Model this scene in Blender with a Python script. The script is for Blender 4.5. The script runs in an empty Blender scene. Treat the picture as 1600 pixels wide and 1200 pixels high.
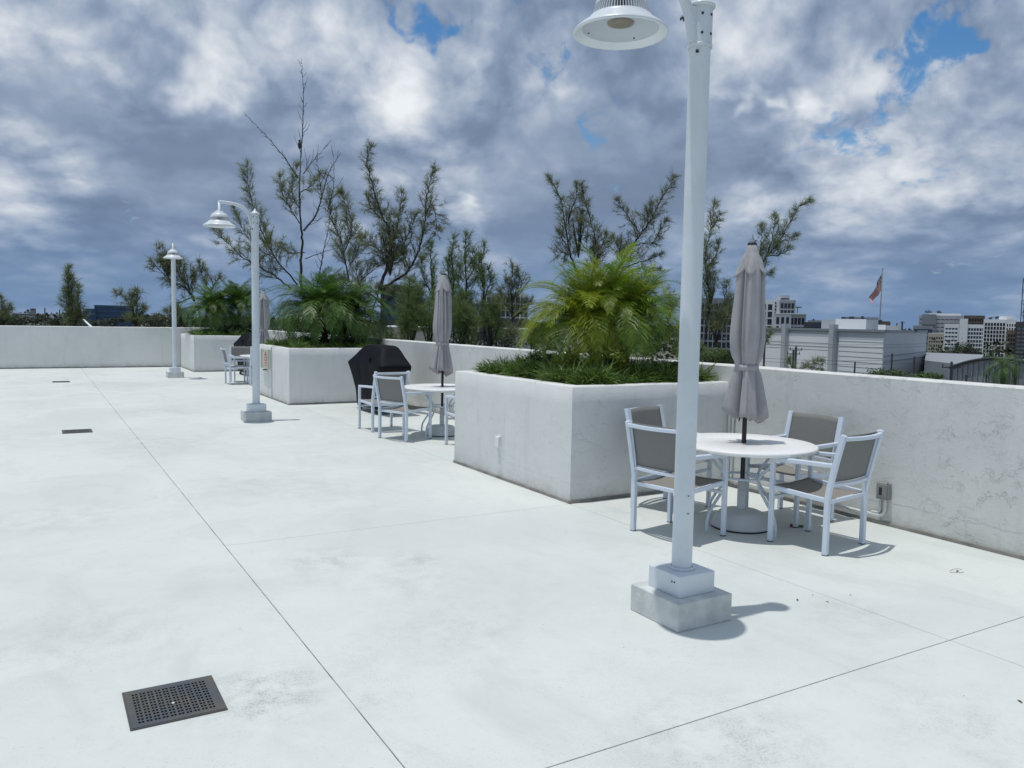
import bpy, bmesh, math, random
import numpy as np
from mathutils import Vector, Matrix, Euler
rnd = random.Random(7)
nrg = np.random.default_rng(11)
C = bpy.context.scene.collection
S = bpy.context.scene
R = math.radians
PI = math.pi

# ------------------------------------------------------------------ camera
EYE = 1.65
F = 1.2570
PITCH, ROLL, YAW = 0.0776, 0.0181, 0.5339
cy, sy = math.cos(YAW), math.sin(YAW)
FW = Vector((sy*math.cos(PITCH), cy*math.cos(PITCH), -math.sin(PITCH)))
r0 = Vector((cy, -sy, 0)); u0 = r0.cross(FW)
RT = r0*math.cos(ROLL) + u0*math.sin(ROLL)
UP = -r0*math.sin(ROLL) + u0*math.cos(ROLL)
cam = bpy.data.objects.new('camera', bpy.data.cameras.new('camera'))
C.objects.link(cam); S.camera = cam
cam.data.sensor_width = 36; cam.data.lens = 36*F/1.6
cam.data.clip_start = 0.05; cam.data.clip_end = 20000
M3 = Matrix((RT, UP, -FW)).transposed()
cam.matrix_world = Matrix.Translation((0, 0, EYE)) @ M3.to_4x4()

def ray(px, py):
    return FW + RT*((px-800)/(F*1000)) - UP*((py-600)/(F*1000))
def at(px, py, d):
    return Vector((0, 0, EYE)) + ray(px, py)*d
def fd(px, d):
    return d/math.sqrt(1+((px-800)/1257)**2)
def az(px, d):
    v = at(px, 510, fd(px, d)); return (v.x, v.y)
def zz(px, py, d):
    return at(px, py, fd(px, d)).z

# ------------------------------------------------------------------ light
SUNDIR = Vector((-.61, .17, 3.42)).normalized()
sun = bpy.data.lights.new('sun', 'SUN'); sun.energy = 2.5; sun.angle = R(.53)
sun.color = (1.0, .965, .91)
so = bpy.data.objects.new('sun', sun); C.objects.link(so)
so.rotation_euler = (-SUNDIR).to_track_quat('-Z', 'Y').to_euler()

S.view_settings.view_transform = 'Standard'
S.view_settings.look = 'None'
S.view_settings.exposure = 0; S.view_settings.gamma = 1
S.view_settings.use_curve_mapping = False
S.cycles.max_bounces = 6
S.cycles.diffuse_bounces = 3
S.cycles.transparent_max_bounces = 8

class NT:
    def __init__(s, nt): s.nt = nt; s.n = nt.nodes; s.l = nt.links
    def new(s, t, **k):
        n = s.n.new(t)
        for a, b in k.items(): setattr(n, a, b)
        return n
    def link(s, a, b): s.l.new(a, b)
    def val(s, sock, v):
        if hasattr(v, 'links') or isinstance(v, bpy.types.NodeSocket): s.l.new(v, sock)
        else: sock.default_value = v
    def math(s, op, a, b=None, c=None, clamp=False):
        n = s.new('ShaderNodeMath', operation=op, use_clamp=clamp)
        s.val(n.inputs[0], a)
        if b is not None: s.val(n.inputs[1], b)
        if c is not None: s.val(n.inputs[2], c)
        return n.outputs[0]
    def vmath(s, op, a, b=None, sc=None):
        n = s.new('ShaderNodeVectorMath', operation=op)
        s.val(n.inputs[0], a)
        if b is not None: s.val(n.inputs[1], b)
        if sc is not None: s.val(n.inputs['Scale'], sc)
        return n
    def mix(s, f, a, b):
        n = s.new('ShaderNodeMix', data_type='RGBA')
        s.val(n.inputs[0], f)
        for k, v in ((6, a), (7, b)):
            if isinstance(v, tuple): n.inputs[k].default_value = (*v[:3], 1)
            else: s.l.new(v, n.inputs[k])
        return n.outputs[2]
    def noise(s, vec, scale, detail=4, rough=.55, dist=0, out=0):
        n = s.new('ShaderNodeTexNoise')
        n.inputs['Scale'].default_value = scale; n.inputs['Detail'].default_value = detail
        n.inputs['Roughness'].default_value = rough; n.inputs['Distortion'].default_value = dist
        if vec is not None: s.l.new(vec, n.inputs['Vector'])
        return n.outputs[out]
    def mapr(s, v, a, b, c=0, d=1, smooth=True):
        n = s.new('ShaderNodeMapRange', interpolation_type='SMOOTHSTEP' if smooth else 'LINEAR')
        s.val(n.inputs[0], v)
        for i, q in enumerate((a, b, c, d)): n.inputs[i+1].default_value = q
        return n.outputs[0]

# ------------------------------------------------------------------ sky
def build_world():
    w = bpy.data.worlds.new('World'); S.world = w; w.use_nodes = True
    t = NT(w.node_tree); t.n.clear()
    out = t.new('ShaderNodeOutputWorld')
    sky = t.new('ShaderNodeTexSky', sky_type='NISHITA'); sky.sun_disc = False
    sky.sun_elevation = math.asin(SUNDIR.z); sky.sun_rotation = math.atan2(SUNDIR.x, SUNDIR.y)
    sky.air_density = 1.0; sky.dust_density = .6; sky.ozone_density = 2
    hs = t.new('ShaderNodeHueSaturation'); hs.inputs['Saturation'].default_value = 1.35; t.link(sky.outputs[0], hs.inputs['Color'])
    bg1 = t.new('ShaderNodeBackground'); t.link(hs.outputs[0], bg1.inputs[0]); bg1.inputs[1].default_value = .11
    tc = t.new('ShaderNodeTexCoord')
    d = t.vmath('NORMALIZE', tc.outputs['Generated']).outputs[0]
    sep = t.new('ShaderNodeSeparateXYZ'); t.link(d, sep.inputs[0])
    z = t.math('MAXIMUM', sep.outputs[2], 0.0)
    comb = t.new('ShaderNodeCombineXYZ')
    t.link(sep.outputs[0], comb.inputs[0]); t.link(sep.outputs[1], comb.inputs[1])
    # layers lie flatter towards the horizon
    t.link(t.math('MULTIPLY', t.math('DIVIDE', z, t.math('ADD', z, .30)), 1.25), comb.inputs[2])
    P = comb.outputs[0]
    wv = t.vmath('SUBTRACT', t.noise(P, 6, 3, .55, 0, 1), (.5, .5, .5)).outputs[0]
    Pw = t.vmath('ADD', P, t.vmath('SCALE', wv, sc=.055).outputs[0]).outputs[0]
    wv2 = t.vmath('SUBTRACT', t.noise(P, 24, 2, .6, 0, 1), (.5, .5, .5)).outputs[0]
    Pv = t.vmath('ADD', Pw, t.vmath('SCALE', wv2, sc=.03).outputs[0]).outputs[0]
    big = t.noise(Pw, 3.2, 1, .5)
    med = t.noise(Pw, 7.0, 6, .56)
    fine = t.noise(Pv, 20, 4, .62)
    def vor(vec, sc_):
        n = t.new('ShaderNodeTexVoronoi', feature='F1'); n.inputs['Scale'].default_value = sc_
        n.inputs['Detail'].default_value = 1; n.inputs['Roughness'].default_value = .5; n.inputs['Lacunarity'].default_value = 2.6
        t.link(vec, n.inputs['Vector']); return n.outputs['Distance']
    puff = t.math('SUBTRACT', .45, vor(Pv, 9.0))
    off = t.vmath('ADD', Pw, (.0, .0, .018)).outputs[0]
    med2 = t.noise(off, 7.0, 4, .56)
    relief = t.math('MULTIPLY', t.math('SUBTRACT', med, med2), 1.0)
    # places of the large bright and dark banks and of the blue gaps (directions in the sky)
    dw = t.vmath('ADD', d, t.vmath('ADD', t.vmath('SCALE', wv, sc=.16).outputs[0], t.vmath('SCALE', wv2, sc=.07).outputs[0]).outputs[0]).outputs[0]
    def blobs(L):
        acc = None
        for px, py, rr, amt in L:
            c = ray(px, py).normalized()
            q = t.vmath('SUBTRACT', dw, tuple(c))
            s_ = t.vmath('MULTIPLY', q.outputs[0], (1, 1, 1.9)).outputs[0]
            ln = t.vmath('LENGTH', s_).outputs[1]
            v = t.mapr(ln, 0, rr/1257*1.5, amt*.82, 0)
            acc = v if acc is None else t.math('ADD', acc, v)
        return acc
    shade = blobs([(330, 235, 230, -.52), (250, 240, 150, -.2), (60, 120, 150, -.34), (930, 330, 250, -.46), (1020, 230, 170, -.26), (720, 380, 150, -.12), (140, 400, 150, -.16),
                   (230, 145, 110, .42), (330, 120, 110, .26), (520, 90, 200, .14), (690, 130, 150, .10), (100, 40, 150, .16), (560, 190, 120, .06), (780, 60, 150, .16),
                   (1560, 190, 190, .42), (1240, 135, 50, .55), (1160, 130, 22, .5), (1290, 170, 90, .28), (1400, 250, 130, .20), (1300, 330, 170, .22), (1450, 350, 170, .22), (1150, 60, 150, .10),
                   (1500, 300, 90, -.22), (1360, 330, 80, -.14), (1540, 400, 140, -.22), (1250, 420, 120, .10), (1340, 470, 50, .40), (1410, 385, 60, .26),
                   (30, 230, 80, .40), (40, 330, 100, .22), (70, 355, 60, .28), (740, 350, 60, .42), (700, 330, 60, .2), (1570, 480, 40, .36), (480, 300, 110, .16), (420, 330, 70, -.12)])
    hole = blobs([(640, 22, 60, .40), (1455, 90, 70, .24), (1325, 205, 75, .25), (1545, 40, 75, .21), (1400, 150, 60, .12), (1250, 150, 40, .2),
                  (1290, 240, 60, .14), (500, 225, 70, .12), (1060, 60, 90, .10), (880, 120, 150, .05), (1180, 190, 60, .10)])
    sh = t.math('ADD', t.math('MULTIPLY', t.math('SUBTRACT', med, .5), 1.55), t.math('MULTIPLY', t.math('SUBTRACT', fine, .5), .40))
    sh = t.math('ADD', sh, t.math('MULTIPLY', puff, .80))
    sh = t.math('ADD', sh, relief)
    sh = t.math('MULTIPLY', sh, t.mapr(shade, -.30, -.02, .38, 1))
    sh = t.math('ADD', sh, t.math('MULTIPLY', t.math('SUBTRACT', big, .5), .5))
    sh = t.math('ADD', sh, shade)
    sh = t.math('ADD', sh, .645)
    sh = t.mapr(sh, -.30, 1.15, 0, 1, False)
    cr = t.new('ShaderNodeValToRGB')
    t.link(sh, cr.inputs[0])
    e = cr.color_ramp.elements
    e[0].position = 0.0; e[0].color = (.150, .200, .300, 1)
    e[1].position = 1.0; e[1].color = (.84, .88, .92, 1)
    for p_, c_ in ((.28, (.195, .262, .385)), (.44, (.275, .350, .480)), (.58, (.395, .465, .580)), (.72, (.55, .605, .69)), (.86, (.71, .75, .80))):
        n = e.new(p_); n.color = (*c_, 1)
    # towards the horizon the cloud deck fades into blue grey air
    hz = t.mapr(z, 0.0, .16, .80, 0)
    col = t.mix(hz, cr.outputs[0], (.150, .255, .435))
    hol = t.math('ADD', hole, t.math('ADD', t.math('MULTIPLY', t.math('SUBTRACT', .47, fine), .7), t.math('MULTIPLY', t.math('SUBTRACT', .47, med), .9)))
    dens = t.mapr(hol, .11, .27, 1, .04)
    low = t.mapr(z, .02, .10, 1, 0)
    dens = t.math('MAXIMUM', dens, low)
    bg2 = t.new('ShaderNodeBackground'); t.link(col, bg2.inputs[0]); bg2.inputs[1].default_value = 1.0
    mx = t.new('ShaderNodeMixShader')
    t.link(dens, mx.inputs[0]); t.link(bg1.outputs[0], mx.inputs[1]); t.link(bg2.outputs[0], mx.inputs[2])
    t.link(mx.outputs[0], out.inputs[0])
    w.cycles.sampling_method = 'MANUAL'; w.cycles.sample_map_resolution = 512
build_world()

# ------------------------------------------------------------------ materials
MATS = {}
def mat(name, col, rough=.6, metal=0, var=0, vscale=6, bump=0, bscale=60, bdetail=4, coat=0, rand=0, col2=None, trans=0, spec=.5, obj=True):
    m = bpy.data.materials.new(name); m.use_nodes = True; MATS[name] = m
    t = NT(m.node_tree); b = t.n['Principled BSDF']
    b.inputs['Roughness'].default_value = rough; b.inputs['Metallic'].default_value = metal
    b.inputs['Coat Weight'].default_value = coat; b.inputs['Specular IOR Level'].default_value = spec
    tc = t.new('ShaderNodeTexCoord'); v = tc.outputs['Object']
    c = tuple(col)
    c2 = tuple(col2) if col2 else tuple(max(0, x*(1-var)) for x in col)
    if rand:
        g = t.new('ShaderNodeNewGeometry')
        base = t.mix(g.outputs['Random Per Island'], c, c2)
        oi = t.new('ShaderNodeObjectInfo')
        hs = t.new('ShaderNodeHueSaturation'); t.link(base, hs.inputs['Color'])
        t.link(t.mapr(oi.outputs['Random'], 0, 1, 1-rand, 1+rand, False), hs.inputs['Value'])
        t.link(t.mapr(oi.outputs['Random'], 0, 1, .5-.03*rand, .5+.04*rand, False), hs.inputs['Hue'])
        t.link(hs.outputs[0], b.inputs['Base Color'])
    elif var or col2:
        n = t.noise(v, vscale, 5, .6)
        t.link(t.mix(t.mapr(n, .35, .68), c, c2), b.inputs['Base Color'])
    else:
        b.inputs['Base Color'].default_value = (*c, 1)
    if bump:
        bn = t.new('ShaderNodeBump'); bn.inputs['Strength'].default_value = bump; bn.inputs['Distance'].default_value = .004
        t.link(t.noise(v, bscale, bdetail, .6), bn.inputs['Height']); t.link(bn.outputs[0], b.inputs['Normal'])
    if trans:
        tr = t.new('ShaderNodeBsdfTranslucent')
        src = b.inputs['Base Color'].links[0].from_socket if b.inputs['Base Color'].links else None
        if src: t.link(src, tr.inputs[0])
        else: tr.inputs[0].default_value = (*c, 1)
        mx = t.new('ShaderNodeMixShader'); mx.inputs[0].default_value = trans
        t.link(b.outputs[0], mx.inputs[1]); t.link(tr.outputs[0], mx.inputs[2])
        t.link(mx.outputs[0], t.n['Material Output'].inputs[0])
    return m

def deck_mat():
    m = bpy.data.materials.new('deck coating'); m.use_nodes = True
    t = NT(m.node_tree); b = t.n['Principled BSDF']
    g = t.new('ShaderNodeNewGeometry'); v = g.outputs['Position']
    lo = t.noise(v, .55, 6, .62, .6)
    mp = t.new('ShaderNodeMapping'); t.link(v, mp.inputs[0]); mp.inputs['Scale'].default_value = (.9, .45, 1); mp.inputs['Rotation'].default_value = (0, 0, .5)
    st = t.noise(mp.outputs[0], 1.7, 8, .66, .8)
    fi = t.noise(v, 26, 6, .7)
    vf = t.noise(v, 190, 3, .7)
    c = t.mix(t.mapr(lo, .38, .66), (.665, .700, .672), (.600, .640, .618))
    c = t.mix(t.math('MULTIPLY', t.mapr(st, .48, .72), .55), c, (.52, .555, .54))
    mid = t.noise(v, 5.5, 6, .7, .3)
    c = t.mix(t.math('MULTIPLY', t.mapr(mid, .50, .72), .32), c, (.53, .56, .54))
    gr = t.noise(v, 75, 3, .7)
    c = t.mix(t.math('MULTIPLY', t.mapr(gr, .56, .70), t.math('MULTIPLY', t.mapr(t.noise(v, 1.9, 5, .65), .42, .62), .55)), c, (.38, .42, .40))
    c = t.mix(t.math('MULTIPLY', t.mapr(fi, .52, .75), .24), c, (.46, .50, .495))
    # traffic smudges of grime with a shape of their own
    acc = None
    for px, py, rx, a in [(410, 1085, .34, .55), (590, 1100, .13, .42), (645, 875, .22, .38), (510, 875, .30, .42), (1130, 1160, .5, .34), (90, 810, .6, .22),
                          (120, 1000, .5, .22), (240, 690, .9, .26), (300, 640, 1.1, .22), (640, 905, .5, .2), (1330, 960, .35, .24), (700, 985, .45, .2),
                          (980, 800, .4, .18), (1500, 1130, .4, .25), (450, 760, .8, .2), (560, 1040, .3, .16), (200, 600, 1.6, .22), (520, 680, 1.0, .16)]:
        dr = ray(px, py); s = -EYE/dr.z
        q = t.vmath('SUBTRACT', v, (dr.x*s, dr.y*s, 0)).outputs[0]
        ln = t.vmath('LENGTH', q).outputs[1]
        a_ = t.mapr(ln, 0, rx*1.5, min(.9, a*1.7), 0)
        acc = a_ if acc is None else t.math('MAXIMUM', acc, a_)
    grit = t.mapr(t.noise(v, 6, 6, .7, .2), .36, .66)
    grit2 = t.mapr(t.noise(v, 85, 4, .7), .44, .60)
    c = t.mix(t.math('MULTIPLY', acc, t.math('MULTIPLY', grit, t.math('ADD', .30, t.math('MULTIPLY', grit2, .8)))), c, (.31, .35, .33))
    # tiny dark specks
    vo = t.new('ShaderNodeTexVoronoi'); vo.inputs['Scale'].default_value = 9; t.link(v, vo.inputs['Vector'])
    c = t.mix(t.math('MULTIPLY', t.mapr(vo.outputs['Distance'], .03, .05, 1, 0), t.mapr(t.noise(v, 1.3, 2), .55, .62, 0, .6)), c, (.2, .2, .18))
    t.link(c, b.inputs['Base Color'])
    t.link(t.mapr(st, .3, .7, .62, .82), b.inputs['Roughness'])
    b.inputs['Specular IOR Level'].default_value = .35
    bn = t.new('ShaderNodeBump'); bn.inputs['Strength'].default_value = .35; bn.inputs['Distance'].default_value = .003
    t.link(t.math('ADD', t.math('MULTIPLY', fi, 1.0), t.math('MULTIPLY', vf, .5)), bn.inputs['Height']); t.link(bn.outputs[0], b.inputs['Normal'])
    return m

def stucco(name, col, col2, rel, smooth=False):
    m = bpy.data.materials.new(name); m.use_nodes = True
    t = NT(m.node_tree); b = t.n['Principled BSDF']
    g = t.new('ShaderNodeNewGeometry'); v = g.outputs['Position']
    n1 = t.noise(v, 1.6, 7, .65, .5)
    mp = t.new('ShaderNodeMapping'); t.link(v, mp.inputs[0]); mp.inputs['Scale'].default_value = (5, 5, .5)
    stk = t.noise(mp.outputs[0], 1.6, 6, .6)
    fine = t.noise(v, 34, 5, .7)
    c = t.mix(t.mapr(n1, .36, .68), col, col2)
    c = t.mix(t.math('MULTIPLY', t.mapr(stk, .52, .75), .35), c, tuple(x*.80 for x in col2))
    c = t.mix(t.math('MULTIPLY', t.mapr(fine, .55, .78), .22), c, tuple(x*.66 for x in col2))
    sp = t.new('ShaderNodeSeparateXYZ'); t.link(v, sp.inputs[0])
    splash = t.math('MULTIPLY', t.mapr(sp.outputs[2], 0.0, .20, .42, 0), t.mapr(t.noise(v, 5, 6, .7), .3, .65))
    c = t.mix(splash, c, (.30, .29, .25))
    t.link(c, b.inputs['Base Color'])
    b.inputs['Roughness'].default_value = .85; b.inputs['Specular IOR Level'].default_value = .25
    # trowel ridges: crumbs and short curls of plaster standing on a smooth coat
    wv = t.vmath('SCALE', t.vmath('SUBTRACT', t.noise(v, 5, 3, .6, 0, 1), (.5, .5, .5)).outputs[0], sc=.28).outputs[0]
    pw = t.vmath('ADD', v, wv).outputs[0]
    mp2 = t.new('ShaderNodeMapping'); t.link(pw, mp2.inputs[0]); mp2.inputs['Scale'].default_value = (1, 1, 2.3)
    ridge = t.noise(mp2.outputs[0], 17, 5, .62, .3)
    ridge = t.math('ABSOLUTE', t.math('SUBTRACT', ridge, .5))
    ridge = t.mapr(ridge, 0, .045, 1, 0)
    patch = t.math('MULTIPLY', t.mapr(t.noise(mp2.outputs[0], 6, 4, .65), .46, .64), t.mapr(t.noise(v, 1.5, 3, .5), .35, .55, .35, 1))
    h = t.math('MULTIPLY', ridge, t.math('MULTIPLY', patch, rel))
    h = t.math('ADD', h, t.math('MULTIPLY', t.noise(mp2.outputs[0], 30, 6, .68), 1.1*rel if not smooth else .4))
    h = t.math('ADD', h, t.math('MULTIPLY', t.noise(v, 3, 3, .5), .6))
    # lift line where the second coat of plaster stops above the foot of the wall
    zl = t.math('ADD', sp.outputs[2], t.math('MULTIPLY', t.noise(v, 3.5, 5, .7), .09))
    h = t.math('ADD', h, t.mapr(zl, .225, .245, 0, .5 if not smooth else .2))
    bn = t.new('ShaderNodeBump'); bn.inputs['Strength'].default_value = 1.0; bn.inputs['Distance'].default_value = .0055 if not smooth else .006
    t.link(h, bn.inputs['Height']); t.link(bn.outputs[0], b.inputs['Normal'])
    return m

m_deck = deck_mat()
m_wall = stucco('trowelled stucco', (.72, .735, .715), (.66, .678, .66), .5)
m_plant = stucco('smooth stucco', (.74, .755, .74), (.69, .708, .695), .22, True)
m_sealant = mat('joint sealant', (.50, .54, .53), .9, col2=(.12, .12, .11), vscale=3.5, bump=.5)
m_dirt = mat('grimy base strip', (.33, .32, .29), .95, var=.4, vscale=3, bump=.8, bscale=90)
m_white = mat('white powder coat', (.74, .79, .84), .38, var=.06, vscale=3)
m_pole = mat('white pole paint', (.68, .74, .78), .35, var=.10, vscale=2.5, bump=.06, bscale=30)
m_conc = mat('painted concrete', (.64, .67, .66), .85, col2=(.50, .53, .52), vscale=7, bump=1.0, bscale=45)
m_lens = mat('lamp diffuser', (.20, .18, .14), .4)
m_refl = mat('lamp inner reflector', (.46, .50, .55), .45)
m_bolt = mat('dark steel', (.03, .03, .035), .5)
m_chair = mat('white chair frame', (.66, .74, .84), .32, var=.05, vscale=5)
m_foot = mat('grey plastic glide', (.10, .10, .10), .6)
m_sling = mat('grey sling mesh', (.26, .26, .25), .75, var=.15, vscale=160, bump=.5, bscale=700, trans=.12)
m_seat = mat('taupe sling mesh', (.27, .255, .225), .8, var=.15, vscale=160, bump=.5, bscale=700)
m_tab = mat('white table top', (.84, .85, .84), .4, var=.05, vscale=30)
m_base = mat('umbrella base plastic', (.60, .63, .66), .45, var=.08)
m_black = mat('black metal pole', (.006, .006, .007), .35)
m_canvas = mat('grey canvas', (.43, .425, .44), .85, var=.12, vscale=5, bump=.35, bscale=420, trans=.10)
m_cover = mat('black vinyl cover', (.006, .008, .012), .62, var=.3, vscale=4, bump=.35, bscale=18, spec=.12)
m_cart = mat('grill cart board', (.22, .20, .19), .6, var=.4, vscale=12)
m_rubber = mat('black rubber', (.015, .015, .015), .7)
m_soil = mat('dark soil', (.03, .022, .015), .95, var=.5, vscale=20, bump=1, bscale=50)
m_liri = mat('strap grass', (.040, .100, .018), .45, rand=.15, col2=(.17, .27, .05), trans=.2)
m_liri2 = mat('variegated shrub leaf', (.30, .34, .035), .5, rand=.15, col2=(.07, .14, .03), trans=.2)
m_shrub = mat('hedge leaf', (.03, .07, .02), .5, rand=.15, col2=(.06, .12, .035), trans=.15)
m_frondy = mat('yellow green frond', (.19, .27, .018), .42, rand=.2, col2=(.36, .41, .03), trans=.35)
m_frondg = mat('green frond', (.10, .20, .015), .42, rand=.2, col2=(.20, .30, .03), trans=.3)
m_frondd = mat('dark green frond', (.05, .12, .018), .45, rand=.22, col2=(.11, .20, .03), trans=.25)
m_ptrunk = mat('palm trunk fibre', (.07, .042, .028), .95, var=.6, vscale=30, bump=1, bscale=70)
m_bark = mat('casuarina bark', (.052, .042, .038), .9, var=.5, vscale=8, bump=.8, bscale=30)
m_dead = mat('dead grey wood', (.085, .075, .075), .9, var=.4, vscale=8)
m_needle = mat('casuarina needle', (.095, .130, .05), .7, rand=.15, col2=(.30, .33, .18), trans=.3)
m_needle2 = mat('soft green needle', (.085, .145, .045), .7, rand=.15, col2=(.21, .28, .10), trans=.3)
m_leafd = mat('dark leaf', (.016, .030, .013), .6, rand=.15, col2=(.035, .055, .022))
m_leafm = mat('mid leaf', (.045, .085, .022), .6, rand=.15, col2=(.09, .15, .035), trans=.1)
m_box = mat('beige call box enamel', (.52, .55, .46), .5, var=.08)
m_red = mat('red enamel', (.48, .045, .035), .45)
m_paintw = mat('white enamel', (.8, .8, .8), .5)
m_grate = mat('cast drain grate', (.075, .088, .105), .6, metal=.15, col2=(.115, .11, .09), vscale=5, bump=.6, bscale=80)
m_pit_shade = mat('drain hole shade', (.008, .008, .009), .9)
m_grey = mat('grey outlet box', (.27, .28, .27), .5, var=.1)
m_cond = mat('painted conduit', (.66, .69, .68), .5, var=.1)
m_leafdry = mat('dry leaf', (.10, .07, .03), .8)
m_green = mat('green plastic', (.02, .09, .02), .4)

# ------------------------------------------------------------------ builders
class MB:
    def __init__(s): s.v = []; s.f = []; s.sm = []; s.mi = []
    def add(s, vs, fs, smooth=False, mi=0):
        o = len(s.v); s.v += [tuple(v) for v in vs]
        for f in fs: s.f.append(tuple(i+o for i in f)); s.sm.append(smooth); s.mi.append(mi)
        return s
    def box(s, x0, x1, y0, y1, z0, z1, M=None, mi=0):
        vs = [Vector((x, y, z)) for z in (z0, z1) for y in (y0, y1) for x in (x0, x1)]
        if M is not None: vs = [M @ v for v in vs]
        return s.add(vs, [(0, 2, 3, 1), (4, 5, 7, 6), (0, 1, 5, 4), (2, 6, 7, 3), (0, 4, 6, 2), (1, 3, 7, 5)], mi=mi)
    def bar(s, a, b, w, h=None, up=(0, 0, 1), mi=0):
        a = Vector(a); b = Vector(b); h = h or w; d = (b-a).normalized(); u = Vector(up)
        if abs(d.dot(u)) > .98: u = Vector((1, 0, 0))
        x = d.cross(u).normalized(); u = x.cross(d)
        vs = [p + x*i*w/2 + u*j*h/2 for p in (a, b) for i, j in ((-1, -1), (1, -1), (1, 1), (-1, 1))]
        return s.add(vs, [(3, 2, 1, 0), (4, 5, 6, 7), (0, 1, 5, 4), (1, 2, 6, 5), (2, 3, 7, 6), (3, 0, 4, 7)], mi=mi)
    def tube(s, pts, rad, n=8, cap=True, sq=False, mi=0, up=None):
        pts = [Vector(p) for p in pts]; k = len(pts)
        rad = rad if isinstance(rad, (list, tuple)) else [rad]*k
        vs = []; prev = None
        for i, p in enumerate(pts):
            d = (pts[min(i+1, k-1)]-pts[max(i-1, 0)]).normalized()
            if prev is None:
                u = Vector(up) if up else (Vector((0, 0, 1)) if abs(d.z) < .9 else Vector((1, 0, 0)))
            else: u = prev
            x = d.cross(u).normalized(); u = x.cross(d).normalized(); prev = u
            for j in range(n):
                a = 2*PI*j/n + (PI/4 if sq else 0)
                rr = rad[i]*(1.414 if sq else 1)
                vs.append(p + x*math.cos(a)*rr + u*math.sin(a)*rr)
        fs = []
        for i in range(k-1):
            for j in range(n):
                a = i*n+j; b = i*n+(j+1) % n
                fs.append((a, b, b+n, a+n))
        s.add(vs, fs, smooth=not sq, mi=mi)
        if cap:
            s.add(vs[:n], [tuple(range(n))[::-1]], mi=mi); s.add(vs[-n:], [tuple(range(n))], mi=mi)
        return s
    def lathe(s, prof, n=32, c=(0, 0, 0), fn=None, smooth=True, mi=0, close=True):
        vs = []; c = Vector(c)
        for i, (r, z) in enumerate(prof):
            for j in range(n):
                a = 2*PI*j/n; rr = fn(i, a, r, z) if fn else r
                vs.append(c+Vector((rr*math.cos(a), rr*math.sin(a), z)))
        fs = [(i*n+j, i*n+(j+1) % n, (i+1)*n+(j+1) % n, (i+1)*n+j) for i in range(len(prof)-1) for j in range(n)]
        return s.add(vs, fs, smooth, mi)
    def build(s, name, m, parent=None, bevel=0, seg=2, loc=None):
        me = bpy.data.meshes.new(name); me.from_pydata(s.v, [], s.f)
        for mm in (m if isinstance(m, (list, tuple)) else [m]): me.materials.append(mm)
        me.polygons.foreach_set('use_smooth', s.sm); me.polygons.foreach_set('material_index', s.mi)
        me.update()
        o = bpy.data.objects.new(name, me); C.objects.link(o)
        if parent is not None: o.parent = parent
        if loc: o.location = loc
        if bevel:
            b = o.modifiers.new('bevel', 'BEVEL'); b.width = bevel; b.segments = seg; b.limit_method = 'ANGLE'; b.angle_limit = R(40)
            b.harden_normals = False
        return o

def tag(o, label=None, cat=None, group=None, kind=None):
    if label: o['label'] = label
    if cat: o['category'] = cat
    if group: o['group'] = group
    if kind: o['kind'] = kind
    return o
def empty(name, loc=(0, 0, 0), rz=0):
    o = bpy.data.objects.new(name, None); C.objects.link(o); o.location = loc; o.rotation_euler = (0, 0, rz); o.empty_display_size = .2
    return o
def kids(o): return [c for c in C.objects if c.parent == o]
def copy_tree(o, parent=None):
    c = o.copy(); C.objects.link(c)
    if parent is not None: c.parent = parent
    for ch in kids(o): copy_tree(ch, c)
    return c
def tri_mesh(name, V, m, parent=None, quads=False, kind=None, smooth=False):
    """V: (n,3,3) or (n,4,3) separate faces, or a dict(v, f)"""
    k = V.shape[1]; n = V.shape[0]
    me = bpy.data.meshes.new(name)
    me.vertices.add(n*k); me.vertices.foreach_set('co', V.reshape(-1).astype(np.float32))
    me.loops.add(n*k); me.loops.foreach_set('vertex_index', np.arange(n*k, dtype=np.int32))
    me.polygons.add(n); me.polygons.foreach_set('loop_start', np.arange(0, n*k, k, dtype=np.int32))
    me.polygons.foreach_set('loop_total', np.full(n, k, dtype=np.int32))
    me.update(calc_edges=True); me.materials.append(m)
    o = bpy.data.objects.new(name, me); C.objects.link(o)
    if parent is not None: o.parent = parent
    if kind: o['kind'] = kind
    return o
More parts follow.
